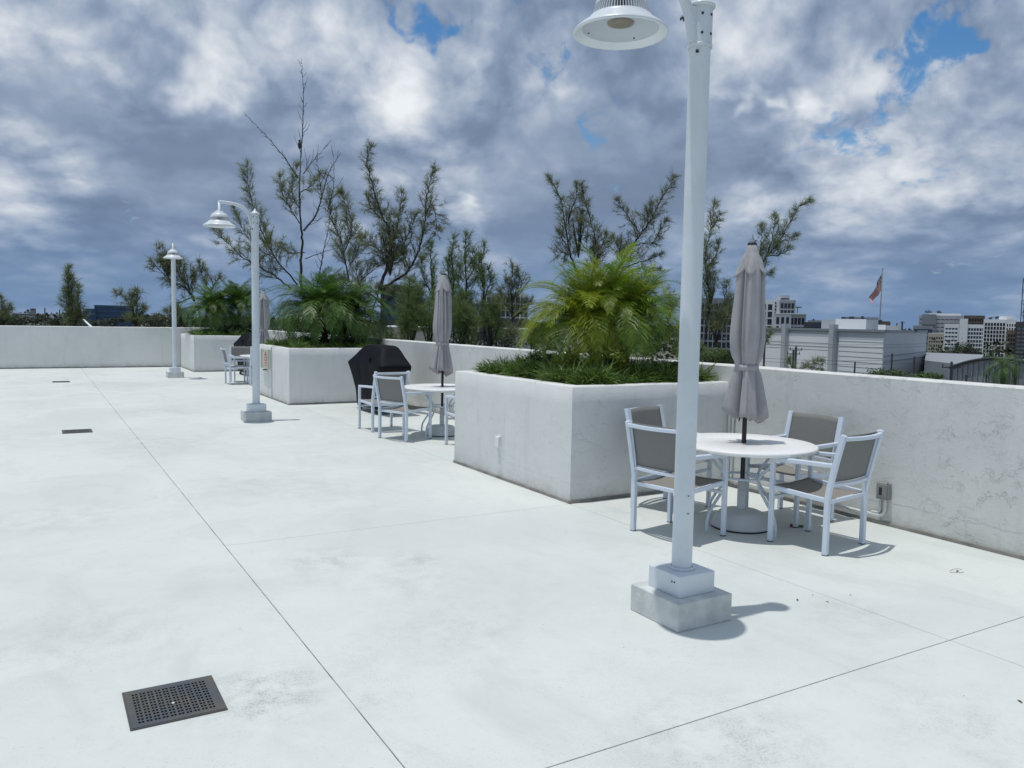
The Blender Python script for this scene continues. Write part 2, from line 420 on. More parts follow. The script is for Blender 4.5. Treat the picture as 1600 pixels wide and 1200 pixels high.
def blade_mesh(name, P0, D, L, W, bend, m, parent=None, kind=None, segs=3, twist=None):
    """many curved tapering blades as connected strips: one island per blade"""
    n = len(P0); D = D/np.linalg.norm(D, axis=1, keepdims=True)
    a = nrg.normal(size=(n, 3)); side = np.cross(D, a); side /= np.linalg.norm(side, axis=1, keepdims=True)+1e-9
    pts = [P0]; d = D.copy(); p = P0.copy()
    for i in range(segs):
        p = p + d*(L/segs)[:, None]
        pts.append(p.copy()); d = d + np.array([0, 0, -1.0])*(bend/segs)[:, None]; d /= np.linalg.norm(d, axis=1, keepdims=True)
    V = []
    ws = [.7, 1, .75, .0] if segs == 3 else [.8, .9, .0]
    for i, q in enumerate(pts):
        w = (W*ws[i])[:, None]
        if i < segs: V += [q-side*w/2, q+side*w/2]
        else: V += [q]
    V = np.stack(V, 1); k = V.shape[1]
    me = bpy.data.meshes.new(name); me.vertices.add(n*k); me.vertices.foreach_set('co', V.reshape(-1).astype(np.float32))
    fq = [(2*i, 2*i+1, 2*i+3, 2*i+2) for i in range(segs-1)]
    loops = []; starts = []; tot = []
    per = []
    for q in fq: per += list(q)
    per += [2*(segs-1), 2*(segs-1)+1, 2*segs]
    per = np.array(per); lens = [4]*(segs-1)+[3]
    L_ = (per[None, :] + (np.arange(n)*k)[:, None]).reshape(-1)
    me.loops.add(len(L_)); me.loops.foreach_set('vertex_index', L_.astype(np.int32))
    st = np.concatenate([[0], np.cumsum(lens)[:-1]]); st = (st[None, :]+(np.arange(n)*sum(lens))[:, None]).reshape(-1)
    me.polygons.add(len(st)); me.polygons.foreach_set('loop_start', st.astype(np.int32))
    me.polygons.foreach_set('loop_total', np.tile(lens, n).astype(np.int32))
    me.update(calc_edges=True); me.materials.append(m)
    o = bpy.data.objects.new(name, me); C.objects.link(o)
    if parent is not None: o.parent = parent
    if kind: o['kind'] = kind
    return o

# ================================================================== SETTING
GZ = -9.0
m_ground = mat('distant ground', (.10, .115, .075), .95, col2=(.16, .155, .13), vscale=.02)
g = MB().add([(-6000, -3000, GZ), (6000, -3000, GZ), (6000, 9000, GZ), (-6000, 9000, GZ)], [(0, 1, 2, 3)]).build('ground', m_ground)
tag(g, kind='structure')
deck = empty('deck', (0, 0, 0)); tag(deck, kind='structure')
WX, FY = 6.109, 27.747
MB().box(-16, WX+.2, -9, FY+.2, -.35, -.006).build('substrate', m_sealant, deck)
gp = .0028
def slab(x0, x1, y0, y1):
    MB().box(x0+gp, x1-gp, y0+gp, y1-gp, -.0058, 0).build('slab', m_deck, deck, bevel=.0015, seg=1)
JX = [-16, 1.132, 4.15, WX]
slab(-16, 1.132, -9, FY)
for y0, y1 in ((-9, 2.391), (2.391, 5.945), (5.945, 8.50), (8.50, 15.1), (15.1, FY)): slab(1.132, 4.15, y0, y1)
for y0, y1 in ((-9, 2.391), (2.391, 5.945), (5.945, 8.50), (8.50, 15.1), (15.1, FY)): slab(4.15, WX, y0, y1)
# the building under the deck
ob = MB().box(-16, WX+.2, -9, FY+.2, GZ, -.351).build('garage_building', m_wall)
tag(ob, 'pale stucco building whose roof carries the white deck', 'building')

def wall_obj(name, x0, x1, y0, y1, h, m, label, strip):
    t = empty(name, (x0, y0, 0)); tag(t, label, 'wall')
    # body cut along its length so the top edge and arrises can wander like hand plaster
    bm = bmesh.new()
    lx, ly = x1-x0, y1-y0
    nx = max(1, int(lx/.16)); ny = max(1, int(ly/.16)); nz = 7
    mb = MB(); 
    def face(u, v, nu, nv, fn, flip):
        vs = []; fs = []
        for j in range(nv+1):
            for i in range(nu+1): vs.append(fn(i/nu, j/nv))
        for j in range(nv):
            for i in range(nu):
                a = j*(nu+1)+i; q = (a, a+1, a+nu+2, a+nu+1); fs.append(q[::-1] if flip else q)
        mb.add(vs, fs, True)
    def wob(x, y, z):
        from mathutils import noise as N
        k = .0035*N.noise((x0*3+x*2.3, y*2.3, z*2.3)) + .002*N.noise((x*9, y*9, z*9))
        return k
    bv = .012
    def P(x, y, z, n):
        k = wob(x+x0, y+y0, z) if z > .01 else 0
        return (x+n[0]*k, y+n[1]*k, z+n[2]*k*1.3)
    xs = lambda u: u*lx
    face(0, 0, ny, nz, lambda u, v: P(0, u*(ly), v*(h-bv), (1, 0, 0)), True)
    face(0, 0, ny, nz, lambda u, v: P(lx, u*ly, v*(h-bv), (1, 0, 0)), False)
    face(0, 0, nx, nz, lambda u, v: P(u*lx, 0, v*(h-bv), (0, 1, 0)), False)
    face(0, 0, nx, nz, lambda u, v: P(u*lx, ly, v*(h-bv), (0, 1, 0)), True)
    top = []; 
    mb.build('plaster_body', m, t)
    # top with a small chamfer
    cb = MB(); N_ = max(nx, ny)
    along_y = ly > lx
    vs = []; fs = []
    for i in range(N_+1):
        u = i/N_
        if along_y:
            y = u*ly; k = wob(x0, y+y0, h)
            prof = [(0, h-bv), (bv, h+k), (lx/2, h+k+.002), (lx-bv, h+k), (lx, h-bv)]
            vs += [P(0, y, h-bv, (1, 0, 0))]+[(a, y, b) for a, b in prof[1:4]]+[P(lx, y, h-bv, (1, 0, 0))]
        else:
            x = u*lx; k = wob(x+x0, y0, h)
            prof = [(0, h-bv), (bv, h+k), (ly/2, h+k+.002), (ly-bv, h+k), (ly, h-bv)]
            vs += [P(x, 0, h-bv, (0, 1, 0))]+[(x, a, b) for a, b in prof[1:4]]+[P(x, ly, h-bv, (0, 1, 0))]
    for i in range(N_):
        for j in range(4):
            a = i*5+j; q = (a, a+1, a+6, a+5); fs.append(q if not along_y else q[::-1])
    cb.add(vs, fs, True); cb.build('coping', m, t)
    for (a, b, c, d) in strip:
        MB().box(a-x0-.006, b-x0, c-y0, d-y0, 0.001, .026).build('base_joint', m_dirt, t)
    return t
wall_r = wall_obj('parapet_wall', WX, WX+.22, -9, FY, 1.242, m_wall, 'long rough trowelled parapet wall running behind the tables on the right', [(WX-.012, WX-.001, -9, 5.94), (WX-.012, WX-.001, 8.35, 15.12), (WX-.012, WX-.001, 17.6, 25.1)])
wall_f = wall_obj('parapet_wall', -16, WX+.22, FY+.004, FY+.24, 1.262, m_plant, 'smooth pale parapet wall closing the far end of the deck', [(-16, 3.96, FY-.012, FY-.001)])

def planter(y0, y1, x0, x1, h, label):
    t = empty('planter', (x0, y0, 0)); tag(t, label, 'planter', 'raised planters along the parapet')
    w, d = x1-x0, y1-y0; th = .15
    n = 26; 
    from mathutils import noise as N
    def ring(off, z, inner=False):
        pts = []
        cs = [(off, off), (w-off*0 if True else 0, off), (w, d-off), (off, d-off)]
        cs = [(off, off), (w, off), (w, d-off), (off, d-off)]
        for a, b in zip(cs, cs[1:]+cs[:1]):
            for i in range(n):
                u = i/n; x = a[0]+(b[0]-a[0])*u; y = a[1]+(b[1]-a[1])*u
                k = .0035*N.noise((x*2.1+x0, y*2.1+y0, z*2.3))+.0018*N.noise((x*9, y*9+y0, z*9))
                pts.append((x+k, y+k*.8, z+(k*1.2 if z > .5 else 0)))
        return pts
    levels = [(0, 0.0)]+[(0, h*i/6) for i in range(1, 6)]+[(0, h-.012), (.011, h), (th-.012, h+.001), (th, h-.012), (th, .6)]
    vs = []; 
    for o_, z in levels: vs += ring(o_, z)
    N4 = 4*n; fs = []
    for i in range(len(levels)-1):
        for j in range(N4): fs.append((i*N4+j, i*N4+(j+1) % N4, (i+1)*N4+(j+1) % N4, (i+1)*N4+j))
    mb = MB().add(vs, fs, True); o = mb.build('planter_wall', m_plant, t)
    es = o.modifiers.new('e', 'EDGE_SPLIT'); es.split_angle = R(60)
    so_ = MB(); so_.add([(th, th, h-.06), (w, th, h-.06), (w, d-th, h-.06), (th, d-th, h-.06)], [(0, 1, 2, 3)]).build('soil', m_soil, t)
    for (a, b, c, e) in ((-.011, -.001, 0, d), (-.011, w-.002, -.011, -.001)):
        MB().box(a-(.006 if e == d else 0), b, c-(.004 if e != d else 0), e, .001, .026).build('base_joint', m_dirt, t)
    return t
PLA = planter(5.96, 8.329, 4.161, WX-.003, 1.072, 'nearest white stucco planter with the yellow green palm clump')
PLB = planter(15.137, 17.6, 4.075, WX-.003, 1.072, 'middle stucco planter with the beige call box on its side')
PLC = planter(25.12, 27.6, 3.97, WX-.003, 1.072, 'farthest stucco planter in the corner of the deck')

# ================================================================== LAMP POSTS
def lamp(x, y, armdir, label, rot=0, detail=True, lean=0):
    t = empty('lamp_post', (x, y, 0), 0); tag(t, label, 'lamp post', 'white lamp posts along the deck')
    # lower block cast by hand: slightly slumped
    mb = MB(); mb.box(-.20, .20, -.20, .20, 0, .155); o = mb.build('concrete_block', m_conc, t, bevel=.006, seg=2)
    o = MB().box(-.13, .13, -.13, .13, .1552, .275).build('base_cover', m_pole, t, bevel=.004)
    if detail:
        for dx in (-.058, -.038):
            MB().tube([(-.1305, dx-.03, .235), (-.133, dx-.03, .235)], .005, 8).build('screw', m_bolt, o)
    p = MB(); p.tube([(0, 0, .2752), (0, 0, .9), (0, 0, 2.0), (0, 0, 3.14)], [.0572, .0572, .0574, .0570], 40); pl = p.build('pole', m_pole, t)
    MB().lathe([(.061, .2753), (.074, .2755), (.074, .283), (.064, .288), (.060, .288)], 36).build('pole_skirt', m_pole, t)
    if detail:
        # hand hole cover on the side seen from the deck
        ang = math.atan2(-y, -x)
        hh = MB()
        n_ = 10
        a0 = ang-.15
        for z_, a_ in ((.60, ang+.42), (.70, ang+.42)):
            q = Vector((math.cos(a_)*.0598, math.sin(a_)*.0598, z_)); MB().tube([q, q*1.0+Vector((math.cos(a_), math.sin(a_), 0))*.003], .004, 8).build('screw', m_bolt, pl)
    M = Matrix.Rotation(armdir, 4, 'Z')
    # bracket sleeve, bolts, finial
    b = MB(); b.lathe([(.058, 3.135), (.066, 3.135)], 72); b.lathe([(.066, 3.1351), (.066, 3.15)], 72); b.lathe([(.066, 3.1501), (.0625, 3.154)], 72); b.lathe([(.0625, 3.1541), (.0625, 3.3453)], 72)
    br = b.build('bracket_sleeve', m_pole, t)
    MB().lathe([(.060, 3.3455), (.074, 3.346), (.076, 3.356), (.066, 3.368), (.048, 3.372), (.046, 3.384), (.030, 3.392), (.020, 3.405), (.012, 3.43), (.0, 3.44)], 36).build('finial_cap', m_pole, t)
    for a_ in (2.2, 3.3, 4.1, 5.0, 1.2):
        for z_ in (3.20, 3.30):
            q = Vector((math.cos(a_), math.sin(a_), 0)); MB().tube([q*.061+Vector((0, 0, z_)), q*.0665+Vector((0, 0, z_))], .007, 10).build('bolt', m_bolt, br)
    q = Vector((math.cos(3.75), math.sin(3.75), 0)); MB().tube([q*.056+Vector((0, 0, 3.105)), q*.065+Vector((0, 0, 3.105))], .009, 10).build('bolt', m_bolt, br)
    # arm: curved tube out of the sleeve and over
    AL = .54
    pts = []
    cps = [(.05, 3.165), (.072, 3.26), (.125, 3.375), (.22, 3.452), (.34, 3.482), (.46, 3.490), (AL+.01, 3.490)]
    def cr(p0, p1, p2, p3, u): return tuple(.5*((2*b)+(-a+c)*u+(2*a-5*b+4*c-d)*u*u+(-a+3*b-3*c+d)*u**3) for a, b, c, d in zip(p0, p1, p2, p3))
    ext = [cps[0]]+cps+[cps[-1]]
    for i in range(len(cps)-1):
        for u in (0, .25, .5, .75): pts.append(cr(ext[i], ext[i+1], ext[i+2], ext[i+3], u))
    pts.append(cps[-1])
    P3 = [M @ Vector((a, 0, b)) for a, b in pts]
    arm = MB().tube(P3, [.030-.006*i/len(P3) for i in range(len(P3))], 16).build('arm', m_pole, t)
    # gusset joining the arm to the sleeve and small plate with cable clips
    gz = MB()
    gp_ = [(.055, 3.165), (.055, 3.335), (.088, 3.335), (.078, 3.22)]
    gz.add([M @ Vector((a, s_, b)) for s_ in (-.028, .028) for a, b in gp_], [(0, 1, 2, 3), (7, 6, 5, 4), (0, 4, 5, 1), (1, 5, 6, 2), (2, 6, 7, 3), (3, 7, 4, 0)])
    gz.build('gusset', m_pole, t, bevel=.004)
    cl = MB()
    for i, (a, b_) in enumerate(((.098, 3.285), (.108, 3.29), (.118, 3.278))):
        cl.box(a-.003, a+.003, -.030, -.026, b_-.018+.004*i, b_+.006, M)
    cl.build('cable_clip', m_bolt, t)
    # lamp head
    c = M @ Vector((AL, 0, 0)); h = empty('lamp_head', (c.x, c.y, 3.118)); h.parent = t; h.scale = (.83, .83, .83)
    MB().lathe([(0, .478), (.024, .478), (.024, .33), (.034, .325), (.034, .305), (.0, .305)], 24).build('hanger', m_pole, h, loc=(0, 0, -.023))
    MB().lathe([(.0, .304), (.042, .304), (.060, .300), (.080, .289), (.088, .276), (.088, .268)], 32).build('cap_dome', m_pole, h, loc=(0, 0, -.023))
    MB().lathe([(.088, .2675), (.104, .262), (.135, .238), (.150, .210), (.157, .185), (.158, .178)], 48).build('upper_dome', m_pole, h, loc=(0, 0, -.023))
    fin = MB()
    nf = 64
    for k in range(nf):
        a_ = 2*PI*k/nf; Mk = Matrix.Rotation(a_, 4, 'Z')
        fin.add([Mk @ Vector(v) for v in ((.128, -.0022, .0915), (.178, -.0022, .0915), (.161, -.0022, .1545), (.128, -.0022, .1545), (.128, .0022, .0915), (.178, .0022, .0915), (.161, .0022, .1545), (.128, .0022, .1545))],
                [(0, 1, 2, 3), (7, 6, 5, 4), (0, 4, 5, 1), (1, 5, 6, 2), (2, 6, 7, 3)])
    fo = fin.build('cooling_fins', m_pole, h, loc=(0, 0, .0))
    MB().lathe([(.126, .1775), (.126, .070)], 32).build('fin_core', mat('dark fin core', (.12, .13, .14), .6) if 'dark fin core' not in MATS else MATS['dark fin core'], h, loc=(0, 0, .0))
    # bell skirt: outer skin, rolled rim, inner skin
    MB().lathe([(.126, .0905), (.182, .0902), (.188, .086), (.192, .080), (.200, .070), (.217, .056), (.240, .040), (.260, .026), (.277, .012), (.288, .0),
                (.290, -.008), (.284, -.014), (.272, -.010), (.252, .004), (.238, .014), (.232, .018)], 64).build('bell', m_pole, h)
    MB().lathe([(.232, .0178), (.226, .024), (.205, .036), (.170, .048), (.120, .056), (.082, .058)], 64).build('reflector', m_refl, h)
    MB().lathe([(.082, .0578), (.078, .048), (.055, .040), (.030, .037), (.0, .036)], 32).build('diffuser', m_lens, h)
    for k in range(4):
        a_ = .5+k*PI/2; MB().tube([(math.cos(a_)*.216, math.sin(a_)*.216, .036), (math.cos(a_)*.214, math.sin(a_)*.214, .028)], .006, 8).build('screw', m_bolt, h)
    return t
L1 = lamp(3.12, 3.35, PI, 'nearest tall white lamp post standing on a stepped block before the tables')
L2 = lamp(2.99, 13.07, PI+.05, 'second lamp post, left of the planter with the call box')
L2.scale = (1, 1, .972)
L3 = lamp(3.15, 23.0, -PI/2-.15, 'farthest lamp post, standing before the corner planter', detail=False)

# ================================================================== CHAIRS
W2, DP, AH = .265, .455, .640
LEAN = .10
def make_chair():
    t = empty('patio_chair', (0, 0, 0))
    tw = .016
    def post(s_):
        return [(s_*W2, 0, .008), (s_*W2, .0, .42), (s_*W2, -.012, .50), (s_*W2, -LEAN*.55, .70), (s_*W2, -LEAN, .888)]
    for s_ in (-1, 1):
        r_ = MB().tube(post(s_), [.0185]*5, 4, sq=True, up=(0, -1, 0)).build('rear_leg', m_chair, t, bevel=.003, seg=1)
        MB().box(s_*W2-.0175, s_*W2+.0175, -.0175, .0175, 0, .0085).build('glide', m_foot, r_)
        f_ = MB().box(s_*W2-.0170, s_*W2+.0170, DP-.0170, DP+.0170, .008, AH-.012).build('front_leg', m_chair, t, bevel=.003, seg=1)
        MB().box(s_*W2-.0165, s_*W2+.0165, DP-.0165, DP+.0165, 0, .0085).build('glide', m_foot, f_)
        MB().tube([(s_*W2, DP+.012, AH), (s_*W2, DP*.5, AH+.012), (s_*W2, .0-.035, AH+.02)], [.017]*3, 4, sq=True, up=(0, 0, 1)).build('armrest', m_chair, t, bevel=.006, seg=1)
        MB().bar((s_*(W2-.002), .016, .40), (s_*(W2-.002), DP-.016, .425), .024, .034).build('seat_rail', m_chair, t, bevel=.003, seg=1)
    # front rail under the sling edge, lower stretcher
    MB().bar((-W2+.015, .012, .385), (W2-.015, .012, .385), .022, .030).build('rear_rail', m_chair, t, bevel=.003, seg=1)
    MB().bar((-W2+.015, DP-.004, .345), (W2-.015, DP-.004, .345), .02, .028).build('front_stretcher', m_chair, t, bevel=.003, seg=1)
    # curved top rail bowed to the back, set below the post tops
    pts = [(-W2+(2*W2)*i/12, -LEAN*.93-.010-.050*math.sin(PI*i/12), .862) for i in range(13)]
    MB().tube(pts, [.014]*13, 4, sq=True, up=(0, 0, 1)).build('top_rail', m_chair, t, bevel=.003, seg=1)
    # bowed lower back rail
    pts = [(-W2+.016+(2*W2-.032)*i/12, -.014-.035*math.sin(PI*i/12), .515) for i in range(13)]
    MB().tube(pts, [.0125]*13, 4, sq=True, up=(0, 0, 1)).build('lower_back_rail', m_chair, t, bevel=.003, seg=1)
    # sling of the back: two slim side frames carry a curved cloth
    def sheet(fn, nu, nv, th, m, name):
        mb = MB(); vs = [fn(i/nu, j/nv) for j in range(nv+1) for i in range(nu+1)]
        fs = [(j*(nu+1)+i, j*(nu+1)+i+1, (j+1)*(nu+1)+i+1, (j+1)*(nu+1)+i) for j in range(nv) for i in range(nu)]
        mb.add(vs, fs, True); o = mb.build(name, m, t); s2 = o.modifiers.new('s', 'SOLIDIFY'); s2.thickness = th; s2.offset = 0
        return o
    wi = W2-.030
    def back(u, v):
        x = -wi+2*wi*u; z = .535+.345*v; y = -.018-(LEAN-.018)*v**1.0*.93 - .030*math.sin(PI*u)
        return (x, y+.008, z+.004*math.sin(PI*u))
    sheet(back, 12, 8, .003, m_sling, 'back_sling')
    for s_ in (-1, 1):
        MB().bar((s_*(wi+.008), -.012, .525), (s_*(wi+.008), -LEAN*.93+.006, .885), .014, .018, up=(0, -1, 0)).build('sling_frame', m_chair, t, bevel=.002, seg=1)
    def seat(u, v):
        x = -W2+.014+2*(W2-.014)*u; y = .01+(DP-.0)*v
        z = .408+.022*v-.045*math.sin(PI*v)*0.55-.012*math.sin(PI*u)+(.012*(v**6) if v > .5 else 0)
        return (x, y, z)
    sheet(seat, 10, 12, .003, m_seat, 'seat_sling')
    return t
GCH = 'white sling patio chairs'
proto = make_chair()
used = [False]
def chair(x, y, fx, fy, label):
    o = copy_tree(proto) if used[0] else proto
    used[0] = True
    o.location = (x, y, 0); o.rotation_euler = (0, 0, math.atan2(fy, fx)-PI/2)
    tag(o, label, 'chair', GCH)
    return o
chair(4.115, 4.68, .985, .165, 'white chair partly hidden behind the nearest lamp post at the nearest table')
chair(5.143, 3.796, -.145, .99, 'white chair nearest the grey outlet box, its back to the viewer at the nearest table')
chair(5.79, 4.69, -1, -.03, 'white chair backed against the rough parapet wall at the nearest table')
chair(4.85, 5.66, .27, -.96, 'white chair between the nearest planter and the nearest table')
chair(4.17, 10.24, .94, .35, 'white chair seen from behind at the left side of the middle table')
chair(4.46, 11.10, -.08, 1, 'white chair turned toward the nearer covered grill')
chair(4.93, 9.13, .0, 1, 'white chair half hidden by the nearest planter at the middle table')
chair(3.99, 20.38, 1, 0, 'leftmost white chair at the farthest table')
chair(4.67, 19.80, .05, 1, 'white chair beside the second lamp post at the farthest table')
chair(4.50, 21.25, .0, -1, 'white chair between the farthest table and the farther covered grill')

# ================================================================== TABLES / UMBRELLAS
TZ = .70; TR = .575
def make_table():
    t = empty('patio_table')
    MB().lathe([(.022, TZ-.006), (.022, TZ), (TR-.012, TZ), (TR-.004, TZ-.004), (TR, TZ-.014), (TR-.002, TZ-.026), (TR-.012, TZ-.034), (TR-.05, TZ-.036), (.022, TZ-.030)], 72).build('table_top', m_tab, t)
    for k in range(4):
        a = .55+k*PI/2
        pr = [(.36, TZ-.036), (.35, .62), (.28, .53), (.195, .46), (.17, .40), (.20, .33), (.30, .22), (.355, .14), (.37, .07), (.37, .0)]
        MB().tube([(math.cos(a)*r_, math.sin(a)*r_, z_) for r_, z_ in pr], [.0125]*len(pr), 10).build('leg', m_chair, t)
    rr = .165
    MB().tube([(math.cos(i*PI/16)*rr, math.sin(i*PI/16)*rr, .42) for i in range(33)], [.010]*33, 8).build('ring', m_chair, t)
    rr = .34
    MB().tube([(math.cos(i*PI/16)*rr, math.sin(i*PI/16)*rr, TZ-.05) for i in range(33)], [.010]*33, 8).build('upper_ring', m_chair, t)
    return t
def make_base():
    t = empty('umbrella_stand')
    MB().lathe([(0, .012), (.236, .012), (.240, .018), (.240, .030), (.232, .036), (.225, .052), (.205, .095), (.172, .128), (.150, .138), (.060, .142), (.045, .146), (0, .146)], 64).build('dome', m_base, t)
    MB().lathe([(0, .0), (.234, .0), (.234, .0115), (0, .0115)], 48).build('rubber_rim', m_rubber, t)
    MB().lathe([(.034, .1462), (.034, .40), (.026, .402), (.026, .1462)], 28).build('sleeve', m_base, t)
    MB().box(.0, .03, -.006, .006, .365, .378).build('clamp_slot', m_bolt, t)
    MB().tube([(.034, 0, .30), (.060, 0, .30)], [.012, .012], 12).build('clamp_knob', m_base, t)
    return t
def make_umbrella(seed):
    r_ = random.Random(seed); t = empty('umbrella')
    MB().tube([(0, 0, .18), (0, 0, 2.27)], .0185, 20).build('pole', m_black, t)
    nA = 144; NP = 8
    ph = [r_.uniform(0, 6.28) for _ in range(8)]
    drop = [r_.uniform(-.03, .03) for _ in range(NP)]
    prof = [(.030, 2.262), (.055, 2.22), (.078, 2.16), (.094, 2.08), (.100, 1.98), (.104, 1.86), (.110, 1.74), (.116, 1.62), (.116, 1.54), (.110, 1.46), (.100, 1.40), (.086, 1.355), (.082, 1.33), (.083, 1.30), (.092, 1.27), (.104, 1.21), (.120, 1.12), (.134, 1.03), (.145, .95), (.150, .905)]
    fa = sorted([k*6.283/NP+r_.uniform(-.34, .34) for k in range(NP)]); fw_ = [r_.uniform(.07, .15) for _ in range(NP)]; fd_ = [r_.uniform(.30, .62) for _ in range(NP)]; fs_ = [r_.uniform(-.35, .35) for _ in range(NP)]
    def fold(a, z, below):
        # separate creases of unequal width and depth that wander as they fall
        g_ = 0
        for k in range(NP):
            c_ = fa[k]+fs_[k]*(2.2-z)*.6
            da = (a-c_+PI) % (2*PI)-PI
            w_ = fw_[k]*(1.5 if z < 1.28 else 1)
            g_ -= fd_[k]*math.exp(-(da/w_)**2)
            db = (da-.30) ; g_ += .20*math.exp(-(db/.16)**2)
        return g_, math.cos(3*a+ph[2]+(z*1.7)), math.cos(17*a+ph[3]+2*math.sin(2*a+ph[4])+z*1.1)
    def rad(i, a, r0, z):
        s_, f2, f3 = fold(a, z, z < 1.3)
        am = 1.0 if z < 1.28 else (.45 if z < 1.36 else .85)
        if z > 2.18: am *= .3
        return r0*(1.06+am*s_+.07*f2+.015*f3+.07*math.cos(a+ph[5]-z*2.0)*(1 if 1.4 < z < 2.1 else .3))
    mb = MB(); vs = []
    for i, (r0_, z) in enumerate(prof):
        for j in range(nA):
            a = 2*PI*j/nA; rr = rad(i, a, r0_, z); zz_ = z
            if i >= len(prof)-4:
                k = (i-(len(prof)-4)+1)/4
                s_, f2, f3 = fold(a, z, True)
                zz_ = z+k*(.07*s_+.028*math.cos(a+ph[1])+.016*f2+.004*f3+.01)
            vs.append((rr*math.cos(a), rr*math.sin(a), zz_))
    # turned under hem, smaller radius
    nrow = len(prof)
    for (kf, up_) in ((.90, .004), (.62, .03), (.35, .07)):
        base = vs[(nrow-1)*nA:(nrow)*nA] if True else None
        for j in range(nA):
            x, y, z = base[j]; vs.append((x*kf, y*kf, z+up_))
    rows = nrow+3
    fs = [(i*nA+j, (i+1)*nA+j, (i+1)*nA+(j+1) % nA, i*nA+(j+1) % nA) for i in range(rows-1) for j in range(nA)]
    mb.add(vs, fs, True); can = mb.build('canopy', m_canvas, t)
    # vent flap
    mb = MB(); vp = [(.032, 2.295), (.040, 2.285), (.052, 2.24), (.070, 2.19), (.088, 2.14), (.104, 2.095), (.112, 2.068)]
    vs = []
    for i, (r0_, z) in enumerate(vp):
        for j in range(nA):
            a = 2*PI*j/nA; k = i/(len(vp)-1); f = math.cos(8*a+ph[6])
            f = (abs(math.cos(2.5*a+ph[6]+.5*math.sin(a+ph[0])))**1.6)*2-1; rr = r0_*(1+k*(.20*f+.06*math.cos(3*a+ph[7]))); vs.append((rr*math.cos(a), rr*math.sin(a), z+k*(-.028*f+.012*math.cos(2*a+ph[4]))))
    fs = [(i*nA+j, (i+1)*nA+j, (i+1)*nA+(j+1) % nA, i*nA+(j+1) % nA) for i in range(len(vp)-1) for j in range(nA)]
    mb.add(vs, fs, True); o = mb.build('vent_flap', m_canvas, t); s2 = o.modifiers.new('s', 'SOLIDIFY'); s2.thickness = .002
    # tie strap
    mb = MB(); n = 48; vs = []
    for z, k in ((1.300, 0), (1.346, 0), (1.346, -.003), (1.300, -.003)):
        for j in range(n):
            a = 2*PI*j/n; rr = .094+.004*math.cos(3*a)+k; vs.append((rr*math.cos(a), rr*math.sin(a), z+.008*math.sin(a*1+.8)))
    fs = [(i*n+j, i*n+(j+1) % n, ((i+1) % 4)*n+(j+1) % n, ((i+1) % 4)*n+j) for i in range(4) for j in range(n)]
    mb.add(vs, fs, True); mb.build('tie_strap', m_canvas, t)
    MB().lathe([(.0, 2.318), (.020, 2.318), (.032, 2.310), (.040, 2.298), (.034, 2.2955), (.0, 2.2955)], 24).build('finial', m_bolt, t)
    # rib ends peeping below the hem
    for k in (1, 4):
        a = 2*PI*k/NP+.3; MB().tube([(math.cos(a)*.07, math.sin(a)*.07, .96), (math.cos(a)*.105, math.sin(a)*.105, .885)], .006, 6).build('rib_end', m_bolt, t)
    return t
tb = make_table(); bs = make_base()
spots = [(4.95, 4.64, 'nearest'), (5.0, 10.42, 'middle'), (4.84, 20.3, 'farthest')]
desc_t = ['round white table ringed by four chairs beside the rough wall', 'round white table by the nearer covered grill', 'round white table behind the second lamp post']
desc_b = ['rounded pale umbrella base under the nearest table', 'rounded pale umbrella base under the middle table', 'umbrella base under the farthest table']
desc_u = ['nearest closed grey umbrella, standing in front of the warehouse view', 'closed grey umbrella between the covered grill and the nearest planter', 'farthest closed grey umbrella, rising behind the second lamp post']
for i, (x, y, w_) in enumerate(spots):
    t_ = tb if i == 0 else copy_tree(tb); b_ = bs if i == 0 else copy_tree(bs)
    t_.location = (x, y, 0); b_.location = (x, y, 0); b_.rotation_euler = (0, 0, -2.2+i)
    t_.rotation_euler = (0, 0, 1.0+.5*i)
    tag(t_, desc_t[i], 'table', 'round white patio tables'); tag(b_, desc_b[i], 'umbrella base', 'umbrella bases under the tables')
    u_ = make_umbrella(3+i*7); u_.location = (x, y, 0); u_.rotation_euler = (R([.6, -.3, 0][i]), R([-.5, .2, 0][i]), .3*i)
    tag(u_, desc_u[i], 'umbrella', 'closed grey umbrellas')

